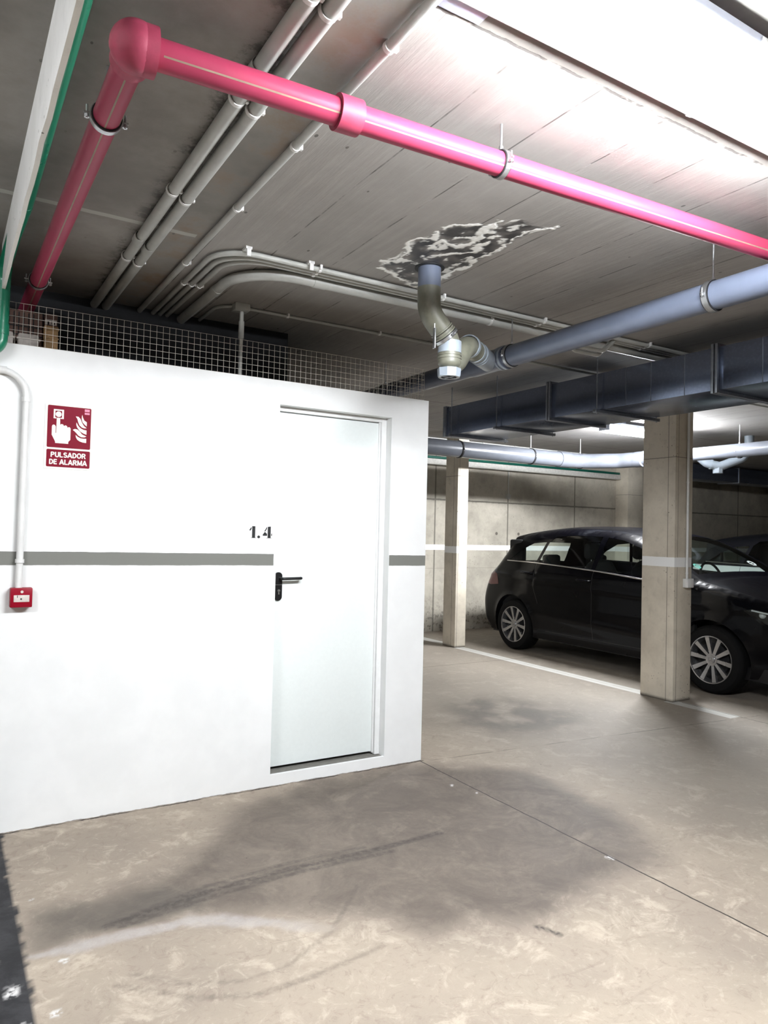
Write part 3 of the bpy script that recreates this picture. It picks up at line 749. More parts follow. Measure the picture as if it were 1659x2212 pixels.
dc = conduit('drop_conduit', [(1.452, 4.03, HC-0.02), (1.452, 4.03, 1.35)], 0.012, 0.1, 'thin conduit dropping from the ceiling box behind the wire mesh', None)
link('coupler', MB().ring((1.452, 4.03, 2.60), (0, 0, 1), 0.0122, 0.10, 0.004), K['pvc'], dc)
solo('junction_box', MB().box((1.40, 3.99, HC-0.042), (1.49, 4.07, HC-0.001), 0.004), K['pvc'], 'small grey junction box on the ceiling above the wire mesh', 'box')
conduit('ceiling_conduit', [(0.93, 1.372, HC-0.014), (3.6, 1.372, HC-0.014)], 0.0125, 0.1, 'bright conduit along the far edge of the overhead strip luminaire', None, clips=[((1.885, 1.372, HC-0.014), Xv)], mat='pvc_white')
conduit('ceiling_conduit', [(4.2, 8.15, HC-0.014), (16, 8.15, HC-0.014)], 0.016, 0.1, 'white conduit high along the far wall above the big grey drain pipe', None,
        clips=[((xx, 8.15, HC-0.014), Xv) for xx in (6.6, 7.2, 8.1, 9)], mat='pvc_white')
# panel corner of the ceiling near the luminaire
solo('ceiling_cover_plate', MB().box((0.985, 1.10, HC-0.006), (1.125, 1.44, HC), 0.001), K['housing'], 'flat grey cover plate on the ceiling at the top, left of the bright conduit', 'plate')

# ================================================================== RED SPRINKLER PIPE
RE = Vector((0.360, 1.791, 2.600)); RX = Vector((6.2, 1.611, 2.700))
rd = (RX-RE).normalized()
rp_ = thing('sprinkler_pipe', RE, 'pink-red pipe turning a corner at a round elbow and crossing below the ceiling', 'pipe')
RY = Vector((0.352, 4.448, 2.602)); ry = (RY-RE).normalized()
run = link('pipe_run', MB().cyl(RE+rd*0.02, RX, 0.0375, 28), K['red_pipe'], rp_)
run2 = link('pipe_run', MB().cyl(RE+ry*0.02, RY, 0.0375, 28), K['red_pipe'], rp_)
def side_line(a, b, r, ang):     # thin printed stripe lying on a pipe at an angle from straight down
    t_ = (b-a).normalized(); dn = Vector((0, 0, -1)); dn = (dn-t_*dn.dot(t_)).normalized(); sd = t_.cross(dn)
    n_ = dn*math.cos(ang)+sd*math.sin(ang); tw = t_.cross(n_); m_ = MB()
    p = [a+n_*(r+0.0003)-tw*0.0022, a+n_*(r+0.0003)+tw*0.0022, b+n_*(r+0.0003)+tw*0.0022, b+n_*(r+0.0003)-tw*0.0022]
    return m_.add(p+[v-n_*0.002 for v in p], [(0, 1, 2, 3), (4, 7, 6, 5), (0, 4, 5, 1), (1, 5, 6, 2), (2, 6, 7, 3), (3, 7, 4, 0)])
link('stripe', side_line(RE+rd*0.06, RX, 0.0375, math.radians(-58)), K['pipe_stripe'], run)
link('stripe', side_line(RE+ry*0.06, RY, 0.0375, math.radians(8)), K['pipe_stripe'], run2)
link('stripe', side_line(RE+ry*0.06, RY, 0.0375, math.radians(-62)), K['pipe_stripe'], run2)
e = MB().sphere(RE, 0.061).cyl(RE, RE+rd*0.047, 0.0585, 32).cyl(RE, RE+ry*0.07, 0.048, 32)
link('elbow', e, K['red_fitting'], rp_, angle=50)
link('coupling', MB().cyl(RE+rd*0.535, RE+rd*0.605, 0.049, 32), K['red_fitting'], rp_)
def clamp(parent, p, ax, r, strap=K['zinc'], rod=True, ears=True, w_=0.02, rodoff=0.0):
    p = Vector(p); ax = Vector(ax).normalized()
    cl = link('pipe_clamp', MB().ring(p, ax, r+0.004, w_, 0.003, 32), strap, parent)
    link('rubber_liner', MB().ring(p, ax, r, w_*1.35, 0.0045, 32), K['black_rubber'], cl)
    sd = ax.cross(Vector((0, 0, 1))).normalized(); upv = sd.cross(ax).normalized()
    if ears:
        for s in (-1, 1):
            b_ = p+sd*s*(r+0.014)
            mm = MB(); mm.cyl(b_-upv*0.016, b_+upv*0.022, 0.0032, 10); mm.cyl(b_-upv*0.014, b_-upv*0.006, 0.0075, 6)
            mm.sweep([p+sd*s*(r+0.004), b_+sd*s*0.009], 0.0035, 8)
            link('screw', mm, K['zinc'], cl)
    if rod:
        t0 = p+upv*(r+0.004); mm = MB().cyl(t0, (t0.x+rodoff, t0.y, HC-0.001), 0.004, 10).cyl(t0, t0+Vector((0, 0, 0.016)), 0.0075, 6)
        link('threaded_rod', mm, K['zinc'], cl)
    return cl
clamp(rp_, RE+ry*0.36, ry, 0.0375)
clamp(rp_, RE+rd*1.115, rd, 0.0375, w_=0.018)
clamp(rp_, RE+rd*3.4, rd, 0.0375)
clamp(rp_, RE+ry*2.0, ry, 0.0375)

# ================================================================== GREEN PIPE
g = thing('green_pipe', (0.21, 3.74, 2.2), 'green pipe behind the white beam edge, dropping in front of the white wall', 'pipe')
gp = rp([(0.243, -4.5, HC-0.030), (0.243, 3.2, HC-0.030)], 0.05)
link('ceiling_run', MB().sweep(gp, 0.0275, 20), K['green'], g)
gp = rp([(0.243, 3.2, HC-0.032), (0.225, 3.5, HC-0.06), (0.205, 3.755, HC-0.14), (0.200, 3.755, 2.235), (-1.2, 3.755, 2.235)], [0.1, 0.08, 0.06, 0.045], 10)
link('drop', MB().sweep(gp, [0.0275]*14+[0.032]*(len(gp)-14), 24), K['green'], g)
link('socket', MB().ring((0.2, 3.755, 2.335), (0, 0, 1), 0.0325, 0.05, 0.004), K['green'], g)
solo('green_pipe', MB().cyl((4.2, 8.60, 2.537), (10.0, 8.60, 2.537), 0.021, 20), K['green_dark'], 'thin dark green pipe lying along the white ledge of the far wall', 'pipe')

# ================================================================== FLOOR DRAIN STACK (leaking outlet)
md = thing('drain_pipe', (2.85, 3.4, 2.45), 'blue-grey ceiling drain pipe with dusty elbow and trap under the leaking hole', 'drain pipe'); fl = md
r0 = 0.0565
link('stub', MB().cyl((2.01, 2.92, HC+0.02), (2.01, 2.92, 2.63), r0, 32), K['drain'], fl)
link('hole_rim', MB().ring((2.01, 2.92, HC-0.001), (0, 0, 1), r0*0.99, 0.004, 0.018), K['seal'], fl)
e1 = rp([(2.01, 2.92, 2.65), (2.012, 2.92, 2.53), (2.085, 2.915, 2.455)], 0.16, 12)
link('elbow', MB().sweep(e1, [0.0575]*len(e1), 32), K['drain_dirty'], fl)
ed = (Vector((2.085, 2.915, 2.455))-Vector((2.012, 2.92, 2.53))).normalized()
p1 = Vector((2.083, 2.915, 2.457))
rg = MB()
for k in range(3): rg.ring(p1+ed*(0.004+0.012*k), ed, r0, 0.008, 0.006 if k != 1 else 0.003)
link('socket_rings', rg, K['drain_dirty'], fl)
e2 = rp([p1+ed*0.02, p1+ed*0.055, (2.128, 2.91, 2.39), (2.132, 2.91, 2.37)], 0.1, 8)
link('bend', MB().sweep(e2, r0, 32), K['drain_dirty'], fl)
T0 = Vector((2.133, 2.908, 2.40))
link('collar', MB().cyl(T0, T0-Vector((0, 0, 0.058)), 0.0590, 32), K['drain_light'], fl)
tb = MB().cyl(T0-Vector((0, 0, 0.058)), T0-Vector((0, 0, 0.105)), 0.0575, 32)
tb.sphere(T0-Vector((0, 0, 0.105)), 0.0572, sc=(1, 1, 0.62))
link('trap_body', tb, K['drain_dirty'], fl)
link('trap_rings', MB().ring(T0-Vector((0, 0, 0.085)), (0, 0, 1), 0.0565, 0.007, 0.005).ring(T0-Vector((0, 0, 0.070)), (0, 0, 1), 0.0565, 0.005, 0.004), K['drain_dirty'], fl)
cp = MB(); c0 = T0-Vector((0, 0, 0.145))
cp.sweep([c0+Vector((0, 0, 0.01)), c0-Vector((0, 0, 0.028))], [0.060, 0.057], 8)
cp.ring(c0-Vector((0, 0, 0.030)), (0, 0, 1), 0.040, 0.006, 0.014, 24)
plug = link('access_plug', cp, K['drain_light'], fl, angle=20)
link('plug_recess', MB().cyl(c0-Vector((0, 0, 0.0285)), c0-Vector((0, 0, 0.0295)), 0.040, 24), K['seal'], plug)
link('plug_ribs', MB().box((c0.x-0.038, c0.y-0.003, c0.z-0.034), (c0.x+0.038, c0.y+0.003, c0.z-0.029)).box((c0.x-0.003, c0.y-0.038, c0.z-0.0342), (c0.x+0.003, c0.y+0.038, c0.z-0.029)), K['drain_light'], plug)
# outlet leg of the trap up to the branch on the main drain
o1 = rp([T0-Vector((-0.01, 0, 0.112)), (2.215, 2.955, 2.325), (2.29, 2.99, 2.415), (2.37, 3.05, 2.44), (2.50, 3.15, 2.445)], [0.06, 0.09, 0.12], 8)
link('outlet_bend', MB().sweep(o1, 0.0545, 32), K['drain_dirty'], fl)
od = (Vector((2.50, 3.15, 2.445))-Vector((2.29, 2.99, 2.42))).normalized()
link('outlet_pipe', MB().cyl((2.44, 3.105, 2.444), (2.80, 3.42, 2.50), 0.0545, 32), K['drain_light'], fl)
for q_ in ((2.36, 3.04, 2.44), (2.47, 3.13, 2.446), (2.55, 3.20, 2.46)):
    link('socket_ring', MB().ring(q_, od, 0.0545, 0.03, 0.006), K['drain_light'], fl)
st = clamp(fl, p1+ed*0.045, ed, r0, ears=True, rod=False, w_=0.016)
bx = MB().box((2.006, 2.855, 2.34), (2.012, 2.875, 2.44), 0.001).cyl((2.009, 2.865, 2.43), (2.009, 2.865, 2.462), 0.003, 8)
link('loose_strap', bx, K['zinc'], fl)

link('pipe_body', MB().cyl((2.85, -4.5, 2.545), (2.85, 3.36, 2.505), 0.0625, 36), K['drain'], md)
link('pipe_body', MB().cyl((2.85, 3.36, 2.505), (2.85, 8.2, 2.49), 0.0615, 36), K['drain'], md)
link('socket', MB().sweep([(2.85, 3.30, 2.505), (2.85, 3.36, 2.505), (2.85, 3.37, 2.505), (2.85, 3.62, 2.503)], [0.0675, 0.0695, 0.066, 0.066], 36), K['drain'], md)
link('branch', MB().cyl((2.56, 3.208, 2.455), (2.85, 3.47, 2.503), 0.058, 32), K['drain_light'], md)
link('socket_lip', MB().ring((2.85, 3.315, 2.505), Yv, 0.0675, 0.014, 0.005).ring((2.85, 3.345, 2.505), Yv, 0.0675, 0.010, 0.004), K['drain_light'], md)
clamp(md, (2.85, 3.265, 2.506), Yv, 0.0625)
clamp(md, (2.85, 1.95, 2.512), Yv, 0.0635, w_=0.026)
clamp(md, (2.85, 4.7, 2.502), Yv, 0.0625)
clamp(md, (2.85, 0.2, 2.52), Yv, 0.0635)

# big collector pipe along the far bays
fp = thing('collector_pipe', (7.0, 6.95, 2.4), 'large grey collector pipe under the ceiling behind the pillars, bending toward the camera', 'drain pipe')
zf = 2.45
link('pipe_body', MB().cyl((2.95, 6.95, zf), (7.0, 6.95, zf), 0.098, 40), K['collector'], fp)
link('socket', MB().cyl((6.90, 6.95, zf), (7.08, 6.95, zf), 0.106, 40), K['collector'], fp)
link('bend', MB().sweep(rp([(7.0, 6.95, zf), (7.32, 6.95, zf), (7.63, 6.55, zf), (7.66, 6.3, zf)], 0.25), 0.098, 40), K['collector'], fp)
link('pipe_body', MB().cyl((7.66, 6.35, zf), (7.68, -4.5, zf+0.03), 0.078, 36), K['collector'], fp)
link('reducer', MB().ring((7.66, 6.25, zf), Yv, 0.078, 0.12, 0.024), K['collector'], fp)
clamp(fp, (5.27, 6.95, zf), Xv, 0.098, strap=K['black_rubber'])
clamp(fp, (6.42, 6.95, zf), Xv, 0.098, strap=K['black_rubber'])
clamp(fp, (7.68, 4.9, zf), Yv, 0.078)
clamp(fp, (7.30, 6.94, zf), Xv, 0.098, strap=K['black_rubber'])
s2 = thing('drain_trap', (8.3, 5.6, 2.36), 'small pale drain trap hanging beyond the grey pipe, right of the front pillar', 'drain pipe')
link('trap_body', MB().sweep(rp([(8.12, 5.75, 2.50), (8.22, 5.68, 2.40), (8.34, 5.58, 2.36), (8.55, 5.42, 2.47), (8.62, 5.37, 2.58), (8.62, 5.37, HC)], 0.09), 0.056, 24), K['drain_light'], s2)
link('access_plug', MB().sweep([(8.33, 5.60, 2.35), (8.33, 5.60, 2.275)], 0.062, 8), K['drain_light'], s2, angle=20)
link('socket_ring', MB().ring((8.26, 5.65, 2.385), (1, -0.8, -0.3), 0.056, 0.02, 0.007), K['drain_light'], s2)

# ================================================================== VENTILATION DUCT
dx0, dx1, dz0, dz1 = 3.895, 4.47, 2.332, 2.588
du = thing('ventilation_duct', (4.18, 3.5, dz0), 'long rectangular galvanised ventilation duct hanging in front of the pillar', 'duct')
ysec = [-4.5, 0.9, 2.64, 4.02, 5.36]
for i in range(4):
    link('duct_section', MB().box((dx0, ysec[i]+0.001, dz0), (dx1, ysec[i+1]-0.001, dz1), 0.002), K['galv'], du)
for i, y in enumerate(ysec[1:]):
    if i == 3: m = MB().box((dx0-0.012, y-0.03, dz0-0.012), (dx1+0.012, y+0.012, dz1+0.012), 0.003)
    else:
        m = MB()
        for s in (-0.022, 0.004):
            m.box((dx0-0.02, y+s, dz0-0.02), (dx0, y+s+0.018, dz1+0.02), 0.002).box((dx1, y+s, dz0-0.02), (dx1+0.02, y+s+0.018, dz1+0.02), 0.002)
            m.box((dx0, y+s, dz0-0.02), (dx1, y+s+0.018, dz0), 0.002).box((dx0, y+s, dz1), (dx1, y+s+0.018, dz1+0.02), 0.002)
    link('flange', m, K['galv_edge'], du)
for y in (1.2, 1.55, 1.95, 2.35, 2.85, 3.1, 3.3):
    link('crease', MB().box((dx0-0.0015, y, dz0), (dx0, y+0.004, dz1)), K['galv_edge'], du)
for y in (3.53, 5.22, 1.6, 4.6):
    hm = MB().cyl((dx0-0.028, y, dz0-0.03), (dx0-0.028, y, HC-0.001), 0.004, 8).cyl((dx1+0.028, y, dz0-0.03), (dx1+0.028, y, HC-0.001), 0.004, 8)
    hm.box((dx0-0.05, y-0.015, dz0-0.024), (dx1+0.05, y+0.015, dz0-0.002), 0.001)
    link('hanger', hm, K['galv_edge'], du)
# second duct at the back right
du2 = thing('ventilation_duct', (12, 8.0, 2.48), 'dark ventilation duct crossing in front of the far wall at the right edge', 'duct')
link('duct_section', MB().box((10.9, 7.8, 2.47), (15.9, 8.2, 2.72), 0.002), K['galv'], du2)
link('flange', MB().box((12.2, 7.785, 2.455), (12.24, 8.215, 2.735), 0.002), K['galv_edge'], du2)

# ================================================================== COLUMNS
def column(name, x0, x1, y0, y1, label, cat='column'):
    c = solo(name, MB().box((x0, y0, 0), (x1, y1, HC), 0.008), K['column'], label, cat)
    return c
column('concrete_pillar', 5.545, 5.79, 4.14, 4.49, 'near concrete pillar with white painted band and switch box, standing before the black car')
column('concrete_pillar', 5.56, 5.73, 7.34, 7.60, 'far slim concrete pillar at the rear of the black car')
column('concrete_pillar', 10.02, 10.40, 8.42, YF, 'concrete pillar against the far wall, just left of the near pillar')
column('concrete_pillar', 14.4, 14.75, 8.2, 8.5, 'dark pillar at the right edge by the far wall')
pc = thing('pillar_conduit', (5.70, 4.115, 1.09), 'white conduit down the front of the near pillar to a small box', 'conduit')
link('tube', MB().cyl((5.697, 4.122, 1.08), (5.697, 4.122, HC-0.001), 0.011, 16), K['pvc_white'], pc)
link('clip', MB().ring((5.697, 4.122, 1.135), (0, 0, 1), 0.011, 0.012, 0.003).ring((5.697, 4.122, 1.95), (0, 0, 1), 0.011, 0.012, 0.003), K['pvc_white'], pc)
sb = thing('switch_box', (5.72, 4.14, 1.01), 'small white square box at the lower end of the pillar conduit', 'box')
link('box_body', MB().box((5.662, 4.092, 1.008), (5.752, 4.139, 1.088), 0.004), K['pvc_white'], sb)
link('box_lid', MB().box((5.666, 4.088, 1.012), (5.748, 4.0925, 1.084), 0.002), K['pvc_white'], sb)
wc = thing('wall_conduit', (7.57, YF-0.02, 2.04), 'thin conduit down the far wall ending in a round box', 'conduit')
link('tube', MB().cyl((7.56, YF-0.015, 2.05), (7.56, YF-0.015, 2.43), 0.010, 14), K['pvc'], wc)
link('round_box', MB().cyl((7.56, YF-0.035, 2.035), (7.56, YF-0.001, 2.035), 0.042, 24), K['pvc'], wc)

# ================================================================== SHELF STUFF behind the mesh
sh = thing('storage_shelf', (0.45, 4.2, 0), 'tall storage shelf behind the white wall carrying boxes seen through the mesh', 'shelf')
link('shelf_top', MB().box((0.0, 4.08, 2.315), (1.0, 4.44, 2.34)), K['carton'], sh)
for x in (0.03, 0.97):
    for y in (4.10, 4.42): link('post', MB().box((x-0.02, y-0.02, 0), (x+0.02, y+0.02, 2.335)), K['zinc'], sh)
bxg = thing('cardboard_box', (0.38, 4.55, 2.36), 'dark brown ribbed box behind the left end of the wire mesh', 'box')
link('box_body', MB().bq((0.27, 4.5, 2.36), (0.455, 4.75, 2.60), 0.004), K['carton'], bxg)
m = MB()
for k in range(7): m.bq((0.28+k*0.025, 4.493, 2.42), (0.285+k*0.025, 4.5, 2.59))
for k in range(3): m.bq((0.27, 4.492, 2.46+k*0.05), (0.455, 4.5, 2.465+k*0.05))
link('ribs', m, K['black_rubber'], bxg)
cr = thing('wooden_crate', (0.5, 4.5, 2.36), 'light wooden crate with a white label behind the wire mesh', 'crate')
link('crate_body', MB().bq((0.462, 4.45, 2.36), (0.535, 4.70, 2.53), 0.003), K['wood'], cr)
link('crate_rail', MB().bq((0.459, 4.444, 2.505), (0.538, 4.45, 2.52)), K['wood'], cr); link('crate_rail', MB().bq((0.459, 4.444, 2.455), (0.538, 4.45, 2.462)), K['wood'], cr)
cr2 = thing('cardboard_box', (0.5, 4.5, 2.53), 'small brown box with white label resting on the wooden crate', 'box')
link('box_body', MB().bq((0.464, 4.46, 2.531), (0.53, 4.68, 2.60), 0.004), K['carton'], cr2)
lb = link('white_label', MB().bq((0.465, 4.456, 2.536), (0.526, 4.46, 2.566)), K['paper'], cr2)
link('label_print', MB().bq((0.478, 4.454, 2.536), (0.486, 4.4565, 2.556)).bq((0.497, 4.454, 2.540), (0.500, 4.4565, 2.562)).bq((0.510, 4.454, 2.540), (0.516, 4.4565, 2.552)), K['black'], lb)
tr = thing('white_tray', (0.37, 4.42, 2.36), 'off-white tray with a rounded top in front of the dark box behind the mesh', 'tray')
link('tray_body', MB().bq((0.325, 4.35, 2.36), (0.43, 4.44, 2.452), 0.012), K['paper'], tr)
link('tray_rim', MB().bq((0.318, 4.345, 2.415), (0.437, 4.445, 2.425), 0.002), K['paper'], tr)
tr2 = copy_tree(tr); tr2.location = (0.37-0.118, 4.42+0.0, 2.36); tr2['label'] = 'off-white tray at the far left end behind the wire mesh'

# ================================================================== CARS
SIL = [(0.16, 0.20), (0.04, 0.28), (0.0, 0.42), (0.01, 0.58), (0.05, 0.70), (0.14, 0.79), (0.32, 0.87), (0.6, 0.95), (0.88, 1.01), (1.06, 1.055),
       (1.40, 1.235), (1.72, 1.395), (1.95, 1.465), (2.25, 1.512), (2.7, 1.532), (3.15, 1.52), (3.55, 1.475), (3.78, 1.435), (3.832, 1.420), (3.845, 1.400),
       (3.850, 1.365), (3.945, 1.19), (4.06, 1.03), (4.17, 0.93), (4.28, 0.78), (4.345, 0.62), (4.36, 0.45), (4.33, 0.30), (4.24, 0.20)]
def catmull(P_, n):
    out = []
    for i in range(len(P_)-1):
        p0 = P_[max(i-1, 0)]; p1 = P_[i]; p2 = P_[i+1]; p3 = P_[min(i+2, len(P_)-1)]
        for k in range(n):
            t = k/n
            out.append(tuple(0.5*((2*p1[j])+(-p0[j]+p2[j])*t+(2*p0[j]-5*p1[j]+4*p2[j]-p3[j])*t*t+(-p0[j]+3*p1[j]-3*p2[j]+p3[j])*t**3) for j in range(2)))
    out.append(P_[-1]); return out
SILD = catmull(SIL, 4)
WF, WR, AR = (0.88, 0.318), (3.62, 0.318), 0.375
def base_w(t, z):
    w_ = 0.895
    if t < 1.1: w_ -= 0.24*((1.1-t)/1.1)**2.2
    if t > 3.3: w_ -= 0.13*((t-3.3)/1.06)**2
    if z > 0.98: w_ -= (z-0.98)*0.40+max(0, z-1.3)**2*0.5
    if z < 0.62: w_ -= 0.05*((0.62-z)/0.42)**1.5
    cz = 0.93-0.0*(t)
    w_ += 0.012*math.exp(-((z-(0.86+0.03*(t-2)))/0.03)**2)          # shoulder crease
    w_ += 0.010*math.exp(-((z-(0.42+0.05*(t-1.5)))/0.05)**2)*(1 if 1.2 < t < 3.3 else 0)
    for c_ in (WF, WR):
        dd = math.hypot(t-c_[0], z-c_[1]); w_ += 0.018*math.exp(-((dd-AR)/0.035)**2)
    return w_
SILP = SILD+[SILD[0]]
def sil_dist(p): return min(seg_d(p, SILD[i], SILD[i+1])[0] for i in range(len(SILD)-1))
RR = 0.11
def side_w(t, z, dist=None):
    d_ = sil_dist((t, z)) if dist is None else dist
    w_ = base_w(t, z)
    if d_ < RR: w_ -= RR*0.9*(1-math.sqrt(max(0, 1-(1-d_/RR)**2)))
    return w_
WIN = {'front': [(1.30, 1.03), (1.52, 1.205), (1.78, 1.335), (2.02, 1.405), (2.25, 1.435), (2.30, 1.075)],
       'rear': [(2.36, 1.078), (2.33, 1.440), (2.75, 1.450), (3.04, 1.425), (3.12, 1.36), (3.20, 1.115)],
       'quarter': [(3.25, 1.118), (3.17, 1.36), (3.38, 1.34), (3.60, 1.24), (3.76, 1.125)]}
def inside(p, poly): return sdf(p, poly) < 0
def ring_pts(poly, step):
    out = []
    for i in range(len(poly)):
        a, b = Vector(poly[i]), Vector(poly[(i+1) % len(poly)]); n_ = max(1, int((b-a).length/step))
        out += [tuple(a+(b-a)*k/n_) for k in range(n_)]
    return out
def car(name, ox, oy, paint, label, glass='glass', full=True):
    """nose at y=oy, tail toward +y, near side at x=ox, far side at x=ox+1.79"""
    CX = ox+0.895
    R = thing(name, (CX, oy+2.2, 0), label, 'car')
    body = SILD
    seams = [[(2.315, 0.30), (2.315, 1.06)], [(1.28, 0.34), (1.24, 0.75), (1.27, 1.02)], [(3.16, 0.62), (3.24, 0.80), (3.23, 1.10)], [(1.28, 0.30), (3.05, 0.30)]]
    # --- constrained triangulation of the side, features as edges
    pts = []; edges = []
    def add_loop(poly, closed=True):
        o_ = len(pts); pts.extend(Vector(p) for p in poly); n_ = len(poly)
        edges.extend((o_+i, o_+(i+1) % n_) for i in range(n_ if closed else n_-1))
    outer = [p for p in SILD]
    bot = ring_pts([SILD[-1], SILD[0]], 0.06)[:int(((SILD[-1][0]-SILD[0][0]))/0.06)]
    add_loop(outer+bot[1:])
    arch = lambda c_: [(c_[0]+AR*math.cos(a*PI/24), c_[1]+AR*math.sin(a*PI/24)) for a in range(-7, 32)]
    A_ = [[p for p in arch(c_)] for c_ in (WF, WR)]
    for a_ in A_: add_loop([(x_, max(z_, 0.205)) for x_, z_ in a_ if z_ > 0.19], False)
    for k, p in WIN.items(): add_loop(ring_pts(p, 0.05))
    belt = [(1.20, 0.985), (1.74, 1.022), (2.30, 1.062), (3.2, 1.102), (3.80, 1.105)]
    def thick(line, h):
        up_ = []; dn_ = []
        for i, p in enumerate(line):
            a = Vector(line[max(i-1, 0)]); b = Vector(line[min(i+1, len(line)-1)]); t_ = (b-a).normalized(); n_ = Vector((-t_.y, t_.x))
            up_.append(tuple(Vector(p)+n_*h)); dn_.append(tuple(Vector(p)-n_*h))
        return up_+dn_[::-1]
    gaps = [thick(s_, 0.003) for s_ in seams]
    for p in gaps: add_loop(ring_pts(p, 0.06))
    hl = [(0.06, 0.69), (0.20, 0.63), (0.42, 0.70), (0.56, 0.81), (0.50, 0.83), (0.28, 0.80), (0.12, 0.755)]
    tl = [(3.93, 0.80), (4.12, 0.78), (4.24, 0.80), (4.20, 0.90), (4.09, 0.98), (3.95, 0.93)]
    add_loop(ring_pts(hl, 0.04)); add_loop(ring_pts(tl, 0.04))
    grid = []
    z_ = 0.21
    while z_ < 1.53:
        t_ = 0.02
        while t_ < 4.36:
            p = (t_, z_)
            if inside(p, SILP) and sil_dist(p) > 0.012: grid.append(Vector(p))
            t_ += 0.045
        z_ += 0.032
    for i in range(0, len(SILD)-1):       # extra rows close to the silhouette for the rounded edge
        a, b = Vector(SILD[i]), Vector(SILD[i+1]); t_ = (b-a)
        if t_.length < 1e-6: continue
        n_ = Vector((t_.y, -t_.x)).normalized()
        for d_ in (0.004, 0.012, 0.026, 0.045):
            q_ = a+t_*0.5+n_*d_
            if inside(tuple(q_), SILP): grid.append(q_)
    vo, eo, fo, ov, oe, of = geometry.delaunay_2d_cdt(pts+grid, edges, [], 0, 1e-5)
    P2 = [tuple(v) for v in vo]
    SD = [sil_dist(p) for p in P2]; Wd = [side_w(p[0], p[1], SD[i]) for i, p in enumerate(P2)]
    cls = {'body': [], 'front': [], 'rear': [], 'quarter': [], 'gap': [], 'hl': [], 'tl': []}
    for f_ in fo:
        c_ = (sum(P2[i][0] for i in f_)/len(f_), sum(P2[i][1] for i in f_)/len(f_))
        if not inside(c_, SILP): continue
        if any(math.hypot(c_[0]-q_[0], c_[1]-q_[1]) < AR for q_ in (WF, WR)): continue
        k = 'body'
        for n_, p in WIN.items():
            if inside(c_, p): k = n_
        if k == 'body' and any(inside(c_, p) for p in gaps): k = 'gap'
        if k == 'body' and inside(c_, hl): k = 'hl'
        if k == 'body' and inside(c_, tl): k = 'tl'
        cls[k].append(f_)
    def side_mesh(keys, side, off=0.0, mats=None):
        m_ = MB(); s_ = -1 if side == 'near' else 1
        for j, key in enumerate(keys):
            m_.k = j
            used = {}
            vs_ = []; fs_ = []
            for f_ in cls[key]:
                q_ = []
                for i in f_:
                    if i not in used: used[i] = len(vs_); vs_.append((CX+s_*(Wd[i]+off), oy+P2[i][0], P2[i][1]))
                    q_.append(used[i])
                fs_.append(q_)
            m_.add(vs_, fs_)
        return m_
    B = side_mesh(['body', 'gap'], 'near'); F_ = side_mesh(['body', 'gap'], 'far')
    B.v += F_.v; B.f += [[i+len(B.v)-len(F_.v) for i in f_] for f_ in F_.f]; B.mi += F_.mi
    # --- top/front/rear strip: across the car along the silhouette
    NS = len(SILD); NU = 29
    us = [-1+2*i/(NU-1) for i in range(NU)]
    def strip(i, u):
        t_, z_ = SILD[i]; wv = side_w(t_, z_, 0.0)
        a, b = SILD[max(i-1, 0)], SILD[min(i+1, NS-1)]; tv = Vector((b[0]-a[0], b[1]-a[1])).normalized(); nn = Vector((-tv.y, tv.x))
        au = abs(u)
        bul = 0.055*(1-au**2.2)
        if z_ > 0.95 and 1.0 < t_ < 3.9: bul = 0.035*(1-au**2.4)
        if t_ < 0.4 and z_ < 0.8: bul = 0.13*(1-au**2)
        if t_ > 4.0 and z_ < 0.9: bul = 0.09*(1-au**2.2)
        return (CX+u*wv, oy+t_+nn.x*bul, z_+nn.y*bul)
    iws = [i for i in range(NS) if 1.08 <= SILD[i][0] <= 1.86 and SILD[i][1] > 1.04]
    irw = [i for i in range(NS) if SILD[i][0] > 3.83 and 1.06 < SILD[i][1] < 1.36]
    def is_ws(i, j): return iws[0] <= i < iws[-1] and 1 <= j < NU-2
    def is_rw(i, j): return irw[0] <= i < irw[-1] and 5 <= j < NU-6
    vs = [strip(i, u) for i in range(NS) for u in us]
    fb = []; fw_ = []; fr = []
    for i in range(NS-1):
        for j in range(NU-1):
            q_ = (i*NU+j, i*NU+j+1, (i+1)*NU+j+1, (i+1)*NU+j)
            (fw_ if is_ws(i, j) else fr if is_rw(i, j) else fb).append(q_)
    B.k = 0; B.add(vs, fb)
    B.k = 1; B.box((ox+0.12, oy+0.3, 0.18), (ox+1.67, oy+4.1, 0.30)); 
    for s_ in (-1, 1):      # wheel housings
        for c_ in (WF, WR):
            n_ = 26; vv = []; ff = []
            for k in range(n_+1):
                a = -0.32+(PI+0.64)*k/n_
                for dpt in (0.0, 0.30):
                    tt, zz = c_[0]+AR*math.cos(a), c_[1]+AR*math.sin(a)
                    vv.append((CX+s_*(base_w(tt, max(zz, 0.2))-dpt-0.004), oy+tt, zz))
            for k in range(n_): ff.append((2*k, 2*k+1, 2*k+3, 2*k+2))
            o_ = len(vv); vv += [(CX+s_*(0.895-0.30), oy+c_[0], c_[1])]
            for k in range(n_): ff.append((2*k+1, o_, 2*k+3))
            B.add(vv, ff)
    bo = link('body_shell', B, [paint, K['black']], R, angle=50)
    def sub(fl_, mat_, nm, parent, lab_=None, inset=0.0):
        m_ = MB(); m_.add(vs, fl_)
        used = sorted({i for f_ in m_.f for i in f_}); mp = {a: b for b, a in enumerate(used)}
        m2 = MB(); m2.add([m_.v[i] for i in used], [[mp[i] for i in f_] for f_ in m_.f])
        o_ = link(nm, m2, mat_, parent, angle=60)
        if lab_: o_['label'] = lab_
        return o_
    ws = sub(fw_, K['glass'], 'windscreen', R); sub(fr, K['glass_dark'], 'rear_window', R)
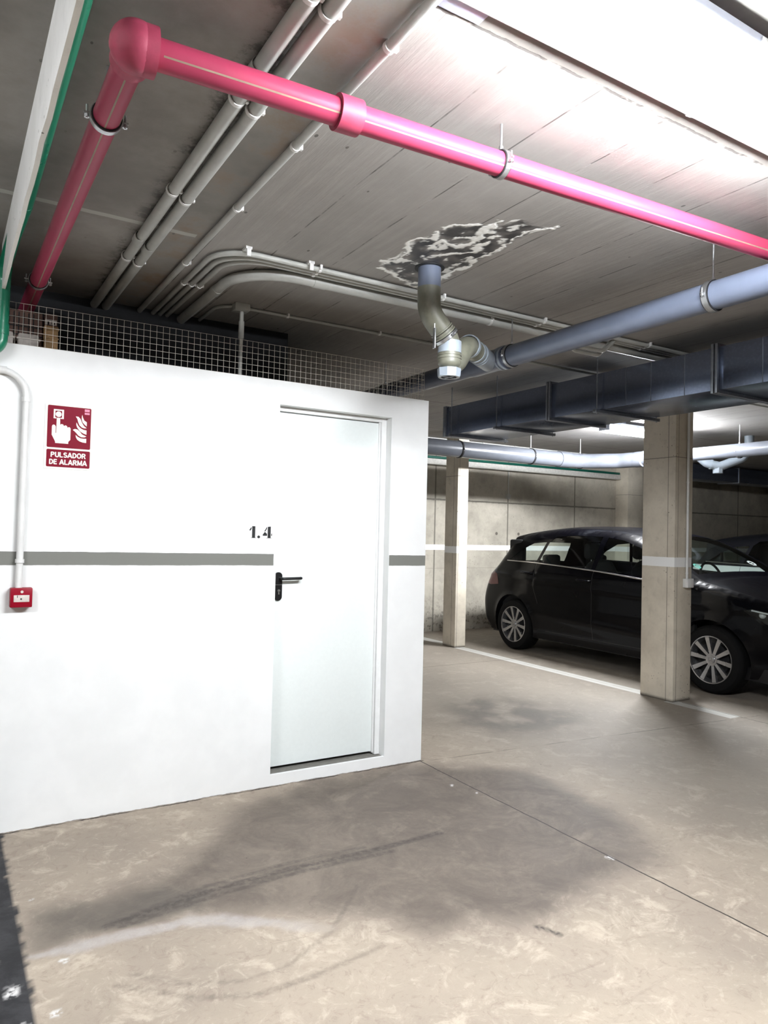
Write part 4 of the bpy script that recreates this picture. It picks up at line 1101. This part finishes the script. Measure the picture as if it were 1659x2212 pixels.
    for side in ('near', 'far'):
        for k in ('front', 'rear', 'quarter'):
            link('side_window', side_mesh([k], side, -0.004), K[glass] if k == 'front' else K['glass_dark'], R)
        sg_ = -1 if side == 'near' else 1
        m_ = side_mesh(['hl'], side, 0.002)
        h_ = link('headlight', m_, K['glass_dark'], R)
        m_ = MB()
        for (t_, z_, r_) in ((0.17, 0.705, 0.045), (0.31, 0.74, 0.045), (0.42, 0.775, 0.03)):
            wv = side_w(t_, z_)-0.035
            m_.sphere((CX+sg_*(wv-0.02), oy+t_+0.02, z_), r_, 16, 10)
        m_.sweep([(CX+sg_*(side_w(t_, z_)-0.012), oy+t_, z_) for t_, z_ in ((0.12, 0.735), (0.24, 0.775), (0.40, 0.80), (0.50, 0.815))], 0.007, 8)
        link('lamp_reflector', m_, K['lens_clear'], h_)
        m2 = side_mesh(['hl'], side, -0.06); link('lamp_bowl', m2, K['black'], h_)
        link('tail_light', side_mesh(['tl'], side, 0.003), K['lens_red'], R)
        # chrome belt line and door handles
        bl = [(t_, z_) for t_, z_ in catmull([(1.24, 0.985), (1.74, 1.022), (2.30, 1.062), (3.2, 1.103), (3.80, 1.112)], 8)]
        link('chrome_strip', MB().sweep([(CX+sg_*(side_w(*p)+0.001), oy+p[0], p[1]) for p in bl], 0.0085, 8), K['chrome'], R)
        for (t_, z_) in ((2.42, 0.945), (3.34, 0.975)):
            wv = side_w(t_, z_); xx = CX+sg_*wv
            m_ = MB().sweep(rp([(xx, oy+t_-0.09, z_), (xx+sg_*0.035, oy+t_-0.075, z_), (xx+sg_*0.035, oy+t_+0.085, z_+0.004), (xx, oy+t_+0.10, z_+0.004)], 0.02, 4), 0.011, 10)
            link('door_handle', m_, paint, R)
        # exterior mirror
        wv = side_w(1.34, 1.02); xx = CX+sg_*wv
        mm = MB().sphere((xx+sg_*0.12, oy+1.36, 1.045), 0.1, 20, 14, (0.95, 0.55, 0.72)).sweep([(xx-sg_*0.02, oy+1.38, 0.99), (xx+sg_*0.08, oy+1.38, 1.01)], 0.03, 10)
        link('side_mirror', mm, paint, R)
    # wheels
    def wheel(tc, sg_):
        xo = CX+sg_*0.872; cy_, cz_ = oy+tc[0], tc[1]
        X = lambda d_: xo-sg_*d_
        rm = MB()
        rm.sweep([(X(0.012), cy_, cz_), (X(0.004), cy_, cz_), (X(0.004), cy_, cz_), (X(0.02), cy_, cz_), (X(0.19), cy_, cz_)], [0.222, 0.222, 0.213, 0.207, 0.205], 48, cap=False, ax=(1, 0, 0))
        for k in range(10):
            a = 2*PI*k/10+0.12; ca_, sa_ = math.cos(a), math.sin(a)
            def pt(rad, lat, d_): return (X(d_), cy_+rad*ca_-lat*sa_, cz_+rad*sa_+lat*ca_)
            w0, w1 = 0.013, 0.021
            v_ = [pt(0.045, -w0, 0.030), pt(0.045, w0, 0.030), pt(0.214, w1, 0.012), pt(0.214, -w1, 0.012), pt(0.045, -w0, 0.060), pt(0.045, w0, 0.060), pt(0.214, w1*0.8, 0.045), pt(0.214, -w1*0.8, 0.045)]
            rm.add(v_, [(0, 1, 2, 3), (4, 7, 6, 5), (0, 4, 5, 1), (1, 5, 6, 2), (2, 6, 7, 3), (3, 7, 4, 0)])
        rm.cyl((X(0.026), cy_, cz_), (X(0.075), cy_, cz_), 0.058, 28)
        W_o = link('wheel', rm, K['rim'], R, angle=40)
        ty = MB().sweep([(X(q_), cy_, cz_) for q_ in (0.03, 0.008, 0.0, 0.006, 0.028, 0.05, 0.17, 0.192, 0.214, 0.22, 0.20)], [0.216, 0.222, 0.25, 0.290, 0.312, 0.3175, 0.3175, 0.312, 0.29, 0.25, 0.21], 56, cap=False, ax=(1, 0, 0))
        link('tyre', ty, K['tyre'], W_o)
        hc = MB().cyl((X(0.018), cy_, cz_), (X(0.03), cy_, cz_), 0.034, 28)
        hub = link('hub_cap', hc, K['rim'], W_o)
        link('brake_disc', MB().cyl((X(0.075), cy_, cz_), (X(0.09), cy_, cz_), 0.15, 32), K['cabin'], W_o)
        link('wheel_barrel', MB().cyl((X(0.10), cy_, cz_), (X(0.19), cy_, cz_), 0.204, 32), K['black'], W_o)
        em = MB()
        for k in range(3):
            a = PI/2+2*PI*k/3; em.sweep([(X(0.016), cy_, cz_), (X(0.016), cy_+0.024*math.cos(a), cz_+0.024*math.sin(a))], [0.0045, 0.0012], 6)
        em.ring((X(0.017), cy_, cz_), (1, 0, 0), 0.024, 0.004, 0.003, 24)
        link('wheel_emblem', em, K['chrome'], W_o)
    for tc in (WF, WR):
        for sg_ in (-1, 1): wheel(tc, sg_)
    # front grille and lower intake, number plate holder
    m_ = MB()
    for k in range(3): m_.box((CX-0.40, oy-0.15+0.012*k, 0.62+0.05*k), (CX+0.40, oy-0.10+0.03*k, 0.64+0.05*k), 0.004)
    link('grille_bar', m_, K['chrome'], R)
    m_ = MB().sweep([(CX-0.80, oy+0.17, 0.265), (CX-0.6, oy-0.0, 0.26), (CX, oy-0.135, 0.255), (CX+0.6, oy-0.0, 0.26), (CX+0.80, oy+0.17, 0.265)], 0.012, 8)
    m_.sweep([(CX-0.82, oy+0.16, 0.335), (CX-0.60, oy-0.02, 0.33), (CX-0.45, oy-0.07, 0.33)], 0.010, 8)
    link('bumper_trim', m_, K['chrome'], R)
    link('rear_lamp_strip', MB().box((CX-0.25, oy+4.40, 0.88), (CX+0.25, oy+4.42, 0.90)), K['chrome'], R)
    # interior
    m_ = MB().box((ox+0.14, oy+1.1, 0.30), (ox+1.65, oy+3.9, 0.42)).box((ox+0.10, oy+1.10, 0.30), (ox+0.14, oy+3.9, 0.98)).box((ox+1.65, oy+1.10, 0.30), (ox+1.69, oy+3.9, 0.98))
    m_.box((ox+0.14, oy+1.15, 0.42), (ox+1.65, oy+1.62, 0.97), 0.03).box((ox+0.15, oy+3.25, 0.42), (ox+1.64, oy+3.9, 0.97))
    for s_ in (0.16, 1.55): m_.box((ox+s_, oy+3.62, 0.97), (ox+s_+0.08, oy+3.86, 1.38), 0.02)
    link('cabin', m_, K['cabin'], R)
    for xx in (0.47, 1.32):
        m_ = MB().box((ox+xx-0.25, oy+2.0, 0.42), (ox+xx+0.25, oy+2.5, 0.62), 0.05)
        vb = [(ox+xx+s_, oy+2.42+dy_, zz) for zz, dy_ in ((0.55, 0.0), (1.13, 0.22)) for s_ in (-0.24, 0.24)]
        m_.sweep([(ox+xx, oy+2.46, 0.60), (ox+xx, oy+2.55, 0.85), (ox+xx, oy+2.66, 1.08), (ox+xx, oy+2.69, 1.14)], [0.20, 0.22, 0.18, 0.10], 20)
        se = link('seat', m_, K['cabin'], R)
        link('headrest', MB().box((ox+xx-0.13, oy+2.66, 1.17), (ox+xx+0.13, oy+2.77, 1.36), 0.04), K['cabin'], se)
        link('headrest_post', MB().cyl((ox+xx-0.05, oy+2.70, 1.08), (ox+xx-0.05, oy+2.71, 1.2), 0.006, 8).cyl((ox+xx+0.05, oy+2.70, 1.08), (ox+xx+0.05, oy+2.71, 1.2), 0.006, 8), K['chrome'], se)
    m_ = MB().box((ox+0.2, oy+2.95, 0.42), (ox+1.59, oy+3.3, 0.60), 0.05).box((ox+0.22, oy+3.30, 0.5), (ox+1.57, oy+3.46, 1.05), 0.05)
    se = link('rear_seat', m_, K['cabin'], R)
    for xx in (0.47, 1.32): link('headrest', MB().box((ox+xx-0.13, oy+3.37, 1.06), (ox+xx+0.13, oy+3.46, 1.20), 0.035), K['cabin'], se)
    wh = []; c0_ = Vector((ox+1.32, oy+1.75, 1.0)); 
    for k in range(33):
        a = 2*PI*k/32; wh.append(c0_+Vector((0.185*math.cos(a), 0.06*math.sin(a), 0.175*math.sin(a))))
    link('steering_wheel', MB().sweep(wh, 0.014, 8, cap=False).cyl(c0_, c0_+Vector((0, -0.2, -0.05)), 0.05, 12), K['cabin'], R)
    link('rear_view_mirror', MB().box((CX-0.12, oy+1.98, 1.33), (CX+0.12, oy+2.01, 1.39), 0.01), K['cabin'], R)
    # badge stickers low on the windscreen
    if full:
        def on_ws(u, s): # point on the windscreen
            i = iws[0]+s; i0 = int(i); fr_ = i-i0; a = Vector(strip(i0, u)); b = Vector(strip(i0+1, u)); return a+(b-a)*fr_
        nrm = Vector((0, -0.43, 0.9)).normalized()
        for (u, s, r_, mt, lb_) in ((-0.78, 1.3, 0.045, 'sticker', 'round teal badge'), (0.55, 1.6, 0.05, 'sticker_white', 'round pale badge')):
            c_ = on_ws(u, s); a = (on_ws(u, s+0.8)-c_).normalized(); b = Vector((1, 0, 0)); nn = b.cross(a).normalized()
            if nn.z < 0: nn = -nn
            m_ = MB(); ring = []
            for rad in (r_*0.55, r_): ring += [c_+nn*0.006+(b*math.cos(k*PI/12)+a*math.sin(k*PI/12))*rad for k in range(24)]
            m_.add(ring, [(k, (k+1) % 24, 24+(k+1) % 24, 24+k) for k in range(24)])
            m_.add([c_+nn*0.006+b*sx_*r_*0.5+a*sy_*r_*0.12 for sx_, sy_ in ((-1, -1), (1, -1), (1, 1), (-1, 1))], [(0, 1, 2, 3)])
            tag(link('windscreen_badge', m_, K[mt], ws), lb_)
    return R
car('black_car', 6.145, 3.33, K['paint_black'], 'black compact people carrier parked nose toward the camera behind the near pillar')
car('dark_car', 9.55, 2.85, K['paint_two'], 'second car with dark glasshouse and pale body beyond the black car bonnet', full=False)
